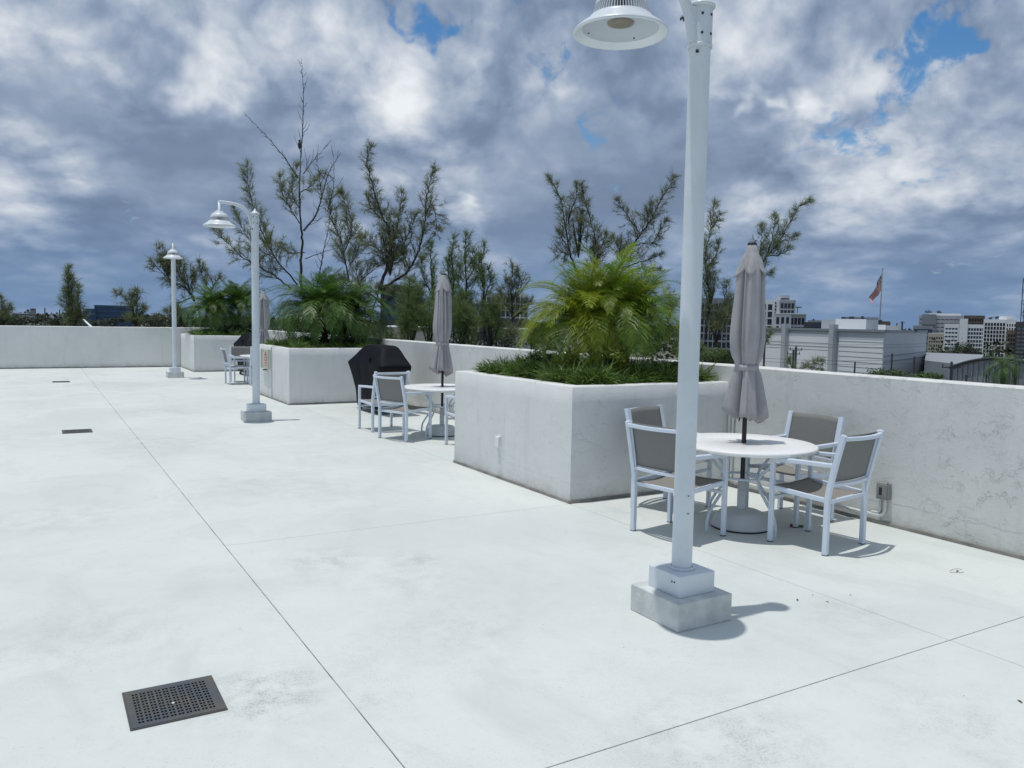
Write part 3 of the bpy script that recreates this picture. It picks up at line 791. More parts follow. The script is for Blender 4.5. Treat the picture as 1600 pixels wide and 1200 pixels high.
# ================================================================== COVERED GRILLS
def grill(x0, y0, label, fade=1):
    t = empty('covered_grill', (x0, y0, 0)); tag(t, label, 'grill', 'covered grills by the parapet')
    # local: x depth 0..0.6 (front at 0), y along 0..1.75
    secs = [(.10, .03, .54, .34, 1.38), (.16, .02, .55, .33, 1.39), (.40, .01, .56, .30, 1.44), (.62, .00, .57, .20, 1.58), (.80, -.02, .58, .06, 1.72), (.845, -.03, .58, .03, 1.76), (.875, -.02, .57, .05, 1.74),
            (.99, .05, .54, .22, 1.54), (1.09, .10, .52, .33, 1.42), (1.155, .145, .49, .40, 1.34), (1.185, .19, .46, .46, 1.27), (1.198, .25, .40, .54, 1.18)]
    nu = 14; vs = []; fs = []
    from mathutils import noise as N
    def per(x0_, x1_, y0_, y1_, z):
        pts = []; cs = [(x0_, y0_), (x1_, y0_), (x1_, y1_), (x0_, y1_)]; ns = [8, 20, 8, 20]
        for (a, b, n_, e) in zip(cs, cs[1:]+cs[:1], ns, range(4)):
            for i in range(n_):
                u = i/n_; pts.append((a[0]+(b[0]-a[0])*u, a[1]+(b[1]-a[1])*u, z))
        return pts
    fine = []
    for (a, b) in zip(secs, secs[1:]):
        k = max(1, int((b[0]-a[0])/.035))
        for i in range(k): fine.append([a[j]+(b[j]-a[j])*i/k for j in range(5)])
    fine.append(list(secs[-1]))
    for z, a, b, c, d in fine:
        for p_ in per(a, b, c, d, z):
            p_ = Vector(p_); cx, cy_ = (a+b)/2, (c+d)/2
            k = .016*N.noise((p_.x*3.3+x0, p_.y*4.2+y0, p_.z*1.6))+.010*N.noise((p_.x*9, p_.y*11+y0, p_.z*3.5))
            if .3 < z < .85: k += .014*math.sin(p_.y*11+3*N.noise((p_.y, p_.z, 1)))*(z-.3)
            rr_ = min(.085, (b-a)/2.2, (d-c)/2.2); qx = min(max(p_.x, a+rr_), b-rr_); qy = min(max(p_.y, c+rr_), d-rr_); dv_ = Vector((p_.x-qx, p_.y-qy))
            if dv_.length > rr_: dv_ = dv_.normalized()*rr_; p_.x = qx+dv_.x; p_.y = qy+dv_.y
            dirv = Vector((p_.x-cx, p_.y-cy_, 0)).normalized()
            sag = .018*N.noise((p_.x*5, p_.y*5, 7)) if z < .12 else 0
            # drooping shelf: cloth sags between shelf end and the hood
            vs.append(p_+dirv*k+Vector((0, 0, sag)))
    n = 56
    for i in range(len(fine)-1):
        for j in range(n): fs.append((i*n+j, i*n+(j+1) % n, (i+1)*n+(j+1) % n, (i+1)*n+j))
    top = [(len(fine)-1)*n+j for j in range(n)]
    mb = MB().add(vs, fs, True); mb.f.append(tuple(top)); mb.sm.append(True); mb.mi.append(0)
    o = mb.build('cover', m_cover, t); ss = o.modifiers.new('s', 'SUBSURF'); ss.levels = ss.render_levels = 1
    # folded strap of cloth high on the front
    q = MB()
    q.tube([(-.005, .62, 1.03), (-.02+.03, .58, .98), (-.02, .56, .93), (-.01, .60, .90)], [.012, .018, .014, .006], 8); q.build('strap_fold', m_cover, t)
    # bottom shelf of the cart and casters
    MB().box(.05, .52, .37, 1.35, .075, .099).build('bottom_shelf', m_cart, t, bevel=.004)
    for cx, cy_ in ((.09, .42), (.48, .42), (.09, 1.30), (.48, 1.30)):
        w_ = MB().tube([(cx, cy_-.014, .034), (cx, cy_+.014, .034)], .034, 18).build('caster', m_rubber, t)
        MB().box(cx-.016, cx+.016, cy_-.018, cy_+.018, .062, .0745).build('fork', m_bolt, w_)
    return t
grill(4.95, 12.63, 'covered black grill on casters right of the middle planter')
grill(4.92, 22.5, 'farther covered black grill beyond the second lamp post')

# ================================================================== SMALL THINGS ON THE DECK
def drain(x0, y0, w, d, label):
    t = empty('floor_drain', (x0, y0, 0)); tag(t, label, 'drain', 'square floor drains')
    MB().add([(0, 0, .0015), (w, 0, .0015), (w, d, .0015), (0, d, .0015)], [(0, 1, 2, 3)]).build('pit_shade', m_pit_shade, t)  # flat near-black sheet; the shade of the drain hole is in its colour
    # plate with two by two slot pattern
    ncol, nrow = 10, 11
    xs = [0.0]; bx = .028; inner = w-2*bx
    pitch = inner/ncol; xs = [(0, bx, False)]
    for i in range(ncol):
        a = bx+i*pitch; h = pitch*.30; g_ = pitch*.13
        xs += [(a, a+h, True), (a+h, a+h+g_, False), (a+h+g_, a+2*h+g_, True), (a+2*h+g_, a+pitch, False)]
    xs.append((w-bx, w, False))
    by = .03; ip = (d-2*by)/nrow; ys = [(0, by, False)]
    for j in range(nrow):
        a = by+j*ip; ys += [(a, a+ip*.60, True), (a+ip*.60, a+ip, False)]
    ys.append((d-by, d, False))
    mb = MB()
    for (a, b, s1) in ys:
        if not s1: mb.box(0, w, a, b, .003, .008)
        else:
            st = 0
            for (c, e, s2) in xs:
                if s2:
                    mb.box(st, c, a+.0002, b-.0002, .003, .0078); st = e
            mb.box(st, w, a+.0002, b-.0002, .003, .0078)
    mb.build('grate', m_grate, t)
    f_ = MB()
    f_.box(-.006, -.0005, -.006, d+.006, .0005, .006); f_.box(w+.0005, w+.006, -.006, d+.006, .0005, .006)
    f_.box(-.0004, w+.0004, -.006, -.0005, .0005, .006); f_.box(-.0004, w+.0004, d+.0005, d+.006, .0005, .006)
    f_.build('drain_frame', m_grate, t)
    MB().tube([(w*.48, d*.42, .008), (w*.48, d*.42, .0105)], .006, 10).build('screw', m_paintw, t)
drain(.288, 3.41, .36, .355, 'dark perforated floor drain nearest the viewer')
drain(.276, 12.56, .36, .36, 'perforated floor drain halfway down the deck')
drain(.30, 22.0, .36, .36, 'farthest floor drain, near the end wall')

# call box on planter B
t = empty('call_box', (4.075, 16.78, .80)); tag(t, 'beige call box with a red emblem on the middle planter', 'call box')
MB().box(-.055, -.002, -.36, .34, -.20, .20).build('housing', m_box, t, bevel=.006)
MB().box(-.075, -.0552, -.30, .14, -.195, .195).build('front_plate', m_box, t, bevel=.004)
MB().box(-.070, -.0553, .17, .30, -.20, .19).build('side_channel', mat('grey channel', (.33, .35, .32), .6), t, bevel=.003)
em = MB(); vs = []
shape = [(-.05, -.115), (-.03, -.135), (.03, -.135), (.05, -.115), (.06, .0), (.055, .09), (.02, .12), (.0, .165), (-.02, .12), (-.055, .09), (-.06, .0)]
sy_ = 1.35
em.add([(-.0762, -.14+a*sy_, b+.0) for a, b in shape]+[(-.0790, -.14+a*sy_, b+.0) for a, b in shape], [tuple(range(11))[::-1], tuple(range(11, 22))]+[(i, (i+1) % 11, 11+(i+1) % 11, 11+i) for i in range(11)])
eo = em.build('emblem', m_red, t)
for k in range(4):
    z_ = -.105+k*.052; MB().box(-.0805, -.0792, -.14-.032, -.14+.032, z_-.012, z_+.014).build('white_mark', m_paintw, eo, bevel=.0006, seg=1)
q = MB(); q.tube([(-.0756, -.03, -.225), (-.080, -.03, -.225)], .03, 20)
MB().lathe([(0, 0), (.045, 0), (.045, .02), (0, .02)], 24).build('black_button', m_rubber, t, loc=(-.064, -.04, -.235))
MB().tube([(-.0756, .02, .15), (-.080, .02, .15)], .008, 10).build('key_lock', m_bolt, t)
# vertical conduit under the box
ob = MB().tube([(4.062, 16.42, .02), (4.062, 16.42, 1.05)], .012, 10).build('conduit', m_cond)
tag(ob, 'thin vertical conduit on the middle planter beside the call box', 'conduit')

# outlet cover on planter A
t = empty('outlet_cover', (4.161, 7.28, .39)); tag(t, 'small white outlet cover low on the side of the nearest planter', 'outlet')
MB().box(-.008, -.001, -.045, .045, -.065, .065).build('back_plate', m_paintw, t, bevel=.002)
MB().box(-.034, -.0082, -.035, .035, -.055, .055).build('flap', m_paintw, t, bevel=.006)
# grey box on the parapet with its conduit
t = empty('outlet_box', (WX, 4.135, .29)); tag(t, 'grey weatherproof outlet box on the rough wall', 'outlet box')
MB().box(-.052, -.004, -.055, .055, -.07, .07).build('housing', m_grey, t, bevel=.006)
MB().box(-.062, -.0522, -.048, .048, -.055, .060).build('lid', m_grey, t, bevel=.004)
MB().box(-.064, -.0622, -.006, .022, -.032, .034).build('socket_face', m_bolt, t, bevel=.001, seg=1)
MB().tube([(-.05, -.052, .072), (-.05, -.046, .072)], .006, 8).build('hinge', m_bolt, t)
def roundpath(P_, r_=.06, n=6):
    P_ = [Vector(p) for p in P_]; out = [P_[0]]
    for a, b, c in zip(P_, P_[1:], P_[2:]):
        u = (a-b).normalized(); v = (c-b).normalized()
        for i in range(n+1):
            k = i/n; out.append((b+u*r_)*(1-k)**2+b*2*k*(1-k)+(b+v*r_)*k*k)
    out.append(P_[-1]); return out
pth = roundpath([(WX-.024, 4.12, .218), (WX-.024, 4.12, .075), (WX-.024, 5.90, .075)], .07)
ob = MB().tube(pth, .0135, 12).build('conduit', m_cond); tag(ob, 'white conduit curving from the grey outlet box along the foot of the wall', 'conduit')
pth = roundpath([(WX-.024, 4.165, .218), (WX-.024, 4.165, .10), (WX-.024, 4.24, .096)], .03)
ob = MB().tube(pth, .009, 10).build('conduit', m_cond); tag(ob, 'short thin conduit beside the larger bend under the grey outlet box', 'conduit')
t = empty('conduit_pair', (WX-.022, 5.86, 0)); tag(t, 'pair of vertical pipes in the corner between nearest planter and wall', 'conduit')
MB().tube([(0, 0, .09), (0, 0, 1.0)], .011, 10).build('pipe', m_cond, t); MB().tube([(0, .045, .02), (0, .045, .99)], .009, 10).build('pipe', m_cond, t)
# outlet and cable behind the middle table
t = empty('wall_outlet', (WX, 11.1, .38)); tag(t, 'dark wall outlet with hanging cables behind the middle table', 'outlet')
MB().box(-.05, -.003, -.05, .05, -.06, .06).build('housing', m_bolt, t, bevel=.005)
MB().tube([(-.05, .02, 0), (-.09, .05, -.05), (-.07, .10, -.16), (-.06, .20, -.26), (-.10, .26, -.37)], .006, 8).build('cable', m_bolt, t)
MB().tube([(-.03, -.10, -.37), (-.03, -.10, .10)], .014, 10).build('pipe', m_cond, t)
MB().tube([(-.03, -.16, -.37), (-.03, -.16, .08)], .012, 10).build('pipe', m_cond, t)
# small lost tube under the table
t = empty('plastic_tube', (5.36, 4.41, .013), 2.3); tag(t, 'small green and red plastic tube dropped in the shade under the table', 'tube')
MB().tube([(-.05, 0, 0), (.035, 0, 0)], .010, 12).build('barrel', m_green, t)
MB().tube([(.0351, 0, 0), (.055, 0, 0)], .013, 12).build('cap', mat('dark red plastic', (.25, .02, .02), .4), t)
# dry leaves
def leaf(px, py, s, label, rz):
    dr = ray(px, py); k = -EYE/dr.z
    pr = [(-1, 0, .1), (-.4, .35, .5), (.3, .3, .35), (1.2, .05, .15), (.3, -.28, .5), (-.4, -.3, .2)]
    o = MB().add([(a*s, b*s, c*s*.5+.001) for a, b, c in pr]+[(a*s, b*s, c*s*.5+.0025) for a, b, c in pr],
                 [(5, 4, 3, 2, 1, 0), (6, 7, 8, 9, 10, 11)]+[(i, (i+1) % 6, 6+(i+1) % 6, 6+i) for i in range(6)]).build('dry_leaf', m_leafdry, loc=(dr.x*k, dr.y*k, 0))
    o.rotation_euler = (0, 0, rz); tag(o, label, 'leaf', 'dry leaves scattered on the deck')
leaf(1246, 938, .016, 'dry leaf lying right of the shadow of the nearest lamp post', .9)
leaf(1270, 930, .007, 'tiny leaf on the joint beyond the lamp shadow', .2)
leaf(1293, 941, .009, 'small leaf just past the joint, right of the lamp shadow', 1.9)
leaf(1329, 930, .007, 'speck of leaf farther right of the joint', 2.9)
leaf(1496, 893, .020, 'curled leaf on open deck near the right wall', .3)
leaf(1594, 1097, .014, 'dry leaf at the right edge near the crossing joints', 1.2)
leaf(884, 832, .005, 'crumb of leaf left of the nearest table', 1.2)
pts_ = [(math.cos(a)*.06, math.sin(a)*.035, .003+.004*math.sin(2*a)) for a in [i*.45 for i in range(13)]]
dr = ray(1495, 893); k = -EYE/dr.z
ob = MB().tube(pts_, .0012, 5).build('wire_loop', m_leafdry, loc=(dr.x*k, dr.y*k, 0)); tag(ob, 'thin twig loop around the curled leaf near the right wall', 'twig')

# ================================================================== PLANTING
def strap_grass(x0, x1, y0, y1, z, n, label, L=(.16, .30)):
    P = np.stack([nrg.uniform(x0, x1, n), nrg.uniform(y0, y1, n), np.full(n, z)+nrg.uniform(-.03, .02, n)], 1)
    # plants stand in clumps
    ng = max(30, n//90); cc = np.stack([nrg.uniform(x0, x1, ng), nrg.uniform(y0, y1, ng)], 1)
    idx = nrg.integers(0, ng, n); off = nrg.normal(0, .035, (n, 2)); P[:, :2] = cc[idx]+off
    P[:, 0] = np.clip(P[:, 0], x0, x1); P[:, 1] = np.clip(P[:, 1], y0, y1)
    D = np.concatenate([off*14+nrg.normal(0, .35, (n, 2)), np.full((n, 1), 1.0)], 1)
    hcl = nrg.uniform(.75, 1.2, ng)[idx]
    o = blade_mesh('strap_grass', P, D, nrg.uniform(L[0], L[1], n)*hcl, nrg.uniform(.008, .014, n), nrg.uniform(.9, 2.2, n), m_liri, kind='stuff')
    tag(o, label, 'ground cover'); return o
strap_grass(4.37, 6.02, 6.16, 8.15, 1.05, 21000, 'dense dark strap leaved grass filling the nearest planter', (.16, .28))
strap_grass(4.22, 6.02, 15.27, 17.5, 1.04, 8000, 'dark strap leaved grass filling the middle planter', (.14, .26))
strap_grass(4.12, 6.02, 25.26, 27.5, 1.04, 4500, 'dark low planting filling the corner planter', (.16, .3))

def leaf_cloud(n, cen, rad, size, m, name, parent=None, kind=None, lump=10, flat=.5, hollow=.35):
    """leaf sized quads bent along the midrib, gathered in lumps through the volume of an ellipsoid"""
    cen = np.array(cen); rad = np.array(rad)
    lc = nrg.normal(size=(lump, 3)); lc /= np.linalg.norm(lc, axis=1, keepdims=True); lc *= nrg.uniform(hollow, .85, (lump, 1))
    ls = nrg.uniform(.22, .42, lump)
    idx = nrg.integers(0, lump, n); q = nrg.normal(size=(n, 3)); q /= np.linalg.norm(q, axis=1, keepdims=True)
    p = lc[idx]+q*(ls[idx]*nrg.uniform(.3, 1, n)**.5)[:, None]
    p = cen+p*rad
    d = nrg.normal(size=(n, 3)); d[:, 2] = d[:, 2]*flat; d /= np.linalg.norm(d, axis=1, keepdims=True)
    a = nrg.normal(size=(n, 3)); s_ = np.cross(d, a); s_ /= np.linalg.norm(s_, axis=1, keepdims=True)
    L_ = nrg.uniform(.6, 1.2, n)[:, None]*size; w = L_*.36
    V = np.stack([p, p+d*L_*.5+s_*w*.5, p+d*L_, p+d*L_*.5-s_*w*.5], 1)
    return tri_mesh(name, V, m, parent, kind=kind)
# shrubs in planter A: some with yellow leaves behind the grass
def shrub(cx, cy_, z, r, h, m, n, size, label, group='low shrubs in the planters'):
    t = empty('shrub', (cx, cy_, z)); tag(t, label, 'shrub', group)
    st = MB()
    for k in range(5):
        a = rnd.uniform(0, 6.28); st.tube([(0, 0, -.05), (math.cos(a)*r*.4, math.sin(a)*r*.4, h*.6)], [.008, .004], 5)
    st.build('stems', m_bark, t)
    leaf_cloud(n, (0, 0, h*.5), (r, r, h*.6), size, m, 'foliage', t, 'stuff', lump=14)
    return t
shrub(4.62, 6.75, 1.15, .22, .26, m_liri2, 700, .055, 'yellow variegated shrub in front of the left palm trunk in the nearest planter')
shrub(4.98, 6.45, 1.15, .24, .25, m_liri2, 700, .055, 'yellow variegated shrub in front of the right palm trunk in the nearest planter')
shrub(5.62, 6.55, 1.05, .20, .24, m_liri2, 200, .055, 'pale flowering shrub behind the lamp post in the nearest planter')
shrub(5.0, 7.5, 1.05, .45, .3, m_shrub, 1500, .06, 'dark green shrub under the palms of the nearest planter')
shrub(5.78, 6.40, 1.05, .22, .22, m_shrub, 900, .05, 'dark bushy shrub at the wall end of the nearest planter')
shrub(4.75, 16.2, 1.05, .45, .30, m_shrub, 1400, .07, 'dark shrub left of the trunk in the middle planter')
shrub(5.45, 16.0, 1.05, .45, .28, m_shrub, 1400, .07, 'dark shrub right of the trunk in the middle planter')
shrub(4.9, 26.2, 1.05, .6, .32, m_shrub, 1300, .09, 'dark shrub at the left of the corner planter')
shrub(5.6, 26.0, 1.05, .5, .45, m_shrub, 1300, .09, 'leafy shrub at the right of the corner planter')

# palms
def frond_data(L, droop, nl, m, lw=.0085, ll=.20, seed=0):
    r_ = np.random.default_rng(seed)
    n = 16; pts = []; p = np.array([0., 0, 0]); ang = 0.0
    tt = np.linspace(0, 1, n+1)
    for i in range(n+1):
        pts.append(p.copy()); a = ang-droop*(tt[i]**1.25)
        p = p+np.array([math.cos(a), 0, math.sin(a)])*L/n
    pts = np.array(pts)
    mb = MB(); mb.tube([tuple(q) for q in pts[::2]], [.0075*(1-i/9.5)+.0012 for i in range(len(pts[::2]))], 5)
    for i in range(nl):
        s_ = .14+.86*(i/(nl-1)); f = s_*n; k = min(int(f), n-1); q = pts[k]+(pts[k+1]-pts[k])*(f-k); tg = pts[k+1]-pts[k]; tg = tg/np.linalg.norm(tg)
        le = ll*(math.sin(PI*min(1, (s_-.06)/.94)**.75)*.85+.22)*r_.uniform(.85, 1.12)
        for sd in (-1, 1):
            nrm = np.array([-tg[2], 0, tg[0]])
            d = tg*(.55+.5*s_)+np.array([0, sd, 0])*1.0+nrm*r_.uniform(-.25, .35)
            d /= np.linalg.norm(d); w = lw*r_.uniform(.8, 1.2)
            a = q; b = q+d*le*.5; d2 = d+np.array([0, 0, -.8*r_.uniform(.5, 1.5)]); d2 /= np.linalg.norm(d2); c = b+d2*le*.5
            wv = np.cross(d, nrm); wv /= np.linalg.norm(wv)+1e-9
            o = len(mb.v)
            mb.add([a-wv*w*.3, a+wv*w*.3, b+wv*w*.5, c, b-wv*w*.5], [(0, 1, 2, 4), (4, 2, 3)])
    me_o = mb.build('frond', m); me = me_o.data; bpy.data.objects.remove(me_o); return me
FR = {}
def frond_meshes(key, m, L, ll, nl, lw=.0085):
    FR[key] = [frond_data(L*s_, dr_, nl, m, lw=lw, ll=ll, seed=i) for i, (s_, dr_) in enumerate(((.8, .9), (.95, 1.9), (1, 2.4), (1.0, 2.75), (.92, 2.9)))]
frond_meshes('y', m_frondy, 1.12, .30, 40); frond_meshes('g', m_frondg, 1.12, .30, 40); frond_meshes('d', m_frondd, 1.38, .34, 42, .0125)
def palm(cx, cy_, z0, h, keys, label, n=34, scale=1.0, lean=(0, 0), seed=1, azbias=None):
    r_ = random.Random(seed); t = empty('pygmy_palm', (cx, cy_, z0)); tag(t, label, 'palm', 'pygmy date palms in the planters')
    tr = MB(); k = 10; pr = []
    topx, topy = lean
    tr.tube([(topx*(i/k)**1.5, topy*(i/k)**1.5, h*i/k) for i in range(k+1)], [.052*(1+.12*((-1)**i))+.02*(i/k) for i in range(k+1)], 14)
    tro = tr.build('trunk', m_ptrunk, t)
    bt = MB()
    for i in range(60):
        a = i*2.4; z = h*(.12+.85*i/60); x = topx*(z/h)**1.5; y = topy*(z/h)**1.5
        d = Vector((math.cos(a), math.sin(a), .9)); b0 = Vector((x, y, z))+Vector((math.cos(a), math.sin(a), 0))*.045
        bt.bar(b0, b0+d*.035, .022, .008)
    bt.build('boot_stubs', m_ptrunk, t)['kind'] = 'stuff'
    for i in range(n):
        u = i/n; el = R(86)-R(58)*u**.95+r_.uniform(-.12, .12); a = i*2.39996+r_.uniform(-.25, .25)
        v = 0 if u < .10 else (1 if u < .3 else (2 if u < .55 else (3 if u < .8 else 4)))
        v = max(0, min(4, v+r_.choice((0, 0, 0, -1))))
        key = keys(a, u, r_) if callable(keys) else keys
        o = bpy.data.objects.new('frond', FR[key][v]); C.objects.link(o); o.parent = t
        s_ = scale*r_.uniform(.88, 1.08); o.scale = (s_, s_, s_)
        o.location = (topx+math.cos(a)*.03, topy+math.sin(a)*.03, h+.02-.06*u)
        o.rotation_euler = Euler((r_.uniform(-.25, .25), -el, a), 'XYZ')
    return t
ky = lambda a, u, r_: 'y' if r_.random() < .68 else 'g'
kg = lambda a, u, r_: 'g' if r_.random() < .78 else 'y'
palm(5.20, 6.92, 1.0, .60, ky, 'yellowish pygmy palm at the left of the clump in the nearest planter', 84, .82, (-.17, .09), 2)
palm(5.34, 6.78, 1.0, .66, kg, 'greener pygmy palm at the right of the clump in the nearest planter', 74, .75, (.08, -.06), 5)
palm(5.36, 7.02, 1.0, .92, kg, 'tallest pygmy palm standing up in the middle of the nearest planter', 30, .76, (.02, .04), 9)
palm(5.15, 16.25, 1.0, .66, 'd', 'dark green pygmy palm left of centre in the middle planter', 78, .95, (-.15, .05), 12)
palm(5.45, 16.35, 1.0, .60, 'd', 'dark green pygmy palm right of centre in the middle planter', 76, .95, (.15, -.05), 14)
palm(4.85, 26.3, 1.0, .72, 'd', 'pygmy palm at the left of the corner planter', 64, .95, (-.12, .0), 16)
palm(5.45, 26.4, 1.0, .88, 'd', 'pygmy palm at the right of the corner planter', 64, .95, (.10, .0), 18)

# ================================================================== CASUARINAS BEYOND THE WALL
UPV = np.array([0, 0, 1.0])
def smooth_path(P, n=5):
    P = [np.array(p) for p in P]; ext = [2*P[0]-P[1]]+P+[2*P[-1]-P[-2]]; out = []
    for i in range(len(P)-1):
        a, b, c, d = ext[i:i+4]
        for k in range(n):
            u = k/n; out.append(.5*((2*b)+(-a+c)*u+(2*a-5*b+4*c-d)*u*u+(-a+3*b-3*c+d)*u**3))
    out.append(P[-1]); return np.array(out)
def casuarina(name, label, d, branches, mneed=None, group='casuarinas beyond the parapet', cloud=(), tuft=1.0, seed=0, dense=1.0, gdepth=None):
    """branches: (kind, r0_px, twig_px, [(px,py,dd)...]);  kind 'f' foliated, 'b' bare, 't' trunk down to the ground"""
    r_ = random.Random(seed+hash(label) % 1 if False else seed); mneed = mneed or m_needle
    s = d/1257.0
    b0 = branches[0][3][0]
    base = at(b0[0], b0[1], d)
    root = empty(name, (base.x, base.y, GZ)); tag(root, label, 'tree', group)
    org = np.array([base.x, base.y, GZ])
    tb_ = MB(); TP = []; TD = []; TL = []
    dead = MB()
    for kind, r0_, tw, pts in branches:
        P = []
        for q in pts:
            dd = q[2] if len(q) > 2 else 0
            v = at(q[0], q[1], d*(1+dd)); P.append(np.array(v)-org)
        if kind == 't': P = [np.array([0, 0, 0.0]), np.array([P[0][0]*.5, P[0][1]*.5, P[0][2]*.5])]+P
        path = smooth_path(P, 6)
        L = np.linalg.norm(np.diff(path, axis=0), axis=1); cum = np.concatenate([[0], np.cumsum(L)]); tot = cum[-1]
        nb = len(path)
        for i in range(1, nb-1): path[i] += np.array([r_.gauss(0, 1) for _ in range(3)])*s*(.3 if kind == 'b' else .6)
        rads = [max(.55*r0_*s*(1-.85*(i/(nb-1))), .0025) for i in range(nb)]
        (dead if kind == 'b' else tb_).tube([tuple(q) for q in path], rads, 6)
        vis0 = 0 if kind != 't' else None
        if kind in 'ft':
            start = tot*.12 if kind == 'f' else cum[6]+.3*(tot-cum[6]) if len(cum) > 6 else 0
            if kind == 't' and tw <= 0: continue
            step = 2.1*s/dense; x = start
            while x < tot:
                k = min(int(np.searchsorted(cum, x))-1, nb-2); k = max(k, 0); f = (x-cum[k])/max(L[k], 1e-6)
                q = path[k]+(path[k+1]-path[k])*f; tg = path[k+1]-path[k]; tg = tg/np.linalg.norm(tg)
                rv = np.array([r_.gauss(0, 1) for _ in range(3)]); rv -= tg*rv.dot(tg); rv /= np.linalg.norm(rv)
                dv = tg*.75+rv*.75+UPV*.18; dv /= np.linalg.norm(dv)
                u = (x-start)/(tot-start+1e-6)
                tl = 1.3*tw*s*(1.05-.72*u)*r_.uniform(.3, 1.15)
                nseg = max(2, int(tl/(5.0*s)))
                tp = [q]; dq = dv.copy()
                for j in range(nseg):
                    dq = dq+np.array([r_.gauss(0, .18) for _ in range(3)])+UPV*.08; dq /= np.linalg.norm(dq); tp.append(tp[-1]+dq*tl/nseg)
                    if j > 0 or tl < 14*s:
                        TP.append(tp[-1]); TD.append(dq.copy()); TL.append(r_.uniform(7, 14)*s*tuft)
                tb_.tube([tuple(a) for a in tp], [max(.32*s, .002)]*len(tp), 3, cap=False)
                x += step*r_.uniform(.5, 1.6)
            for _ in range(3): TP.append(path[-1]); TD.append(tg); TL.append(9*s*tuft)
        elif kind == 'b' and tw > 0:
            x = tot*.1
            while x < tot:
                k = max(0, min(int(np.searchsorted(cum, x))-1, nb-2)); q = path[k]; tg = path[k+1]-path[k]; tg = tg/np.linalg.norm(tg)
                rv = np.array([r_.gauss(0, 1) for _ in range(3)]); rv -= tg*rv.dot(tg); rv /= np.linalg.norm(rv); dv = tg*.8+rv*.7; dv /= np.linalg.norm(dv)
                tl = tw*s*r_.uniform(.3, 1)*(1.1-.7*x/tot)
                mid = q+dv*tl*.5+np.array([r_.gauss(0, .05) for _ in range(3)])*tl
                dead.tube([tuple(q), tuple(mid), tuple(q+dv*tl+UPV*tl*.15)], [.5*s, .4*s, .25*s], 3, cap=False)
                x += 7*s*r_.uniform(.5, 1.6)
    # rounded masses of extra growth
    for (cx, cy_, rx, ry, nn) in cloud:
        c = np.array(at(cx, cy_, d))-org
        q = nrg.normal(size=(nn, 3)); q /= np.linalg.norm(q, axis=1, keepdims=True); q *= nrg.uniform(.25, 1, (nn, 1))**.6
        # break into plumes
        pl = nrg.normal(size=(14, 3)); pl /= np.linalg.norm(pl, axis=1, keepdims=True); idx = nrg.integers(0, 14, nn)
        q = q*.45+pl[idx]*nrg.uniform(.2, .75, 14)[idx][:, None]
        p = c+q*np.array([rx*s, rx*s, ry*s])
        for a in range(nn):
            TP.append(p[a]); TD.append(np.array([q[a][0]*.6+r_.gauss(0, .3), q[a][1]*.6+r_.gauss(0, .3), .8])); TL.append(r_.uniform(7, 13)*s*tuft)
        for a in range(10):
            b_ = c+pl[a]*.6*np.array([rx*s, rx*s, ry*s]); low = c-np.array([0, 0, ry*s*1.3])
            tb_.tube([tuple(low), tuple((low+b_)/2+np.array([0, 0, ry*s*.1])), tuple(b_)], [1.3*s, .9*s, .4*s], 4, cap=False)
    tb_.build('trunk', m_bark, root)
    if dead.v: dead.build('dead_branches', m_dead, root)
    if TP:
        TP = np.array(TP); TD = np.array(TD); TL = np.array(TL)
        nn = 14; n = len(TP)
        P0 = np.repeat(TP, nn, 0)+nrg.normal(0, .8*s, (n*nn, 3))
        D = np.repeat(TD, nn, 0)*.8+nrg.normal(0, .62, (n*nn, 3)); L = np.repeat(TL, nn)*nrg.uniform(.55, 1.2, n*nn)
        D /= np.linalg.norm(D, axis=1, keepdims=True)
        W = np.full(n*nn, .38*s)*nrg.uniform(.7, 1.3, n*nn)
        blade_mesh('crown', P0, D, L, W, nrg.uniform(.1, .7, n*nn), mneed, root, kind='stuff', segs=2)
    return root

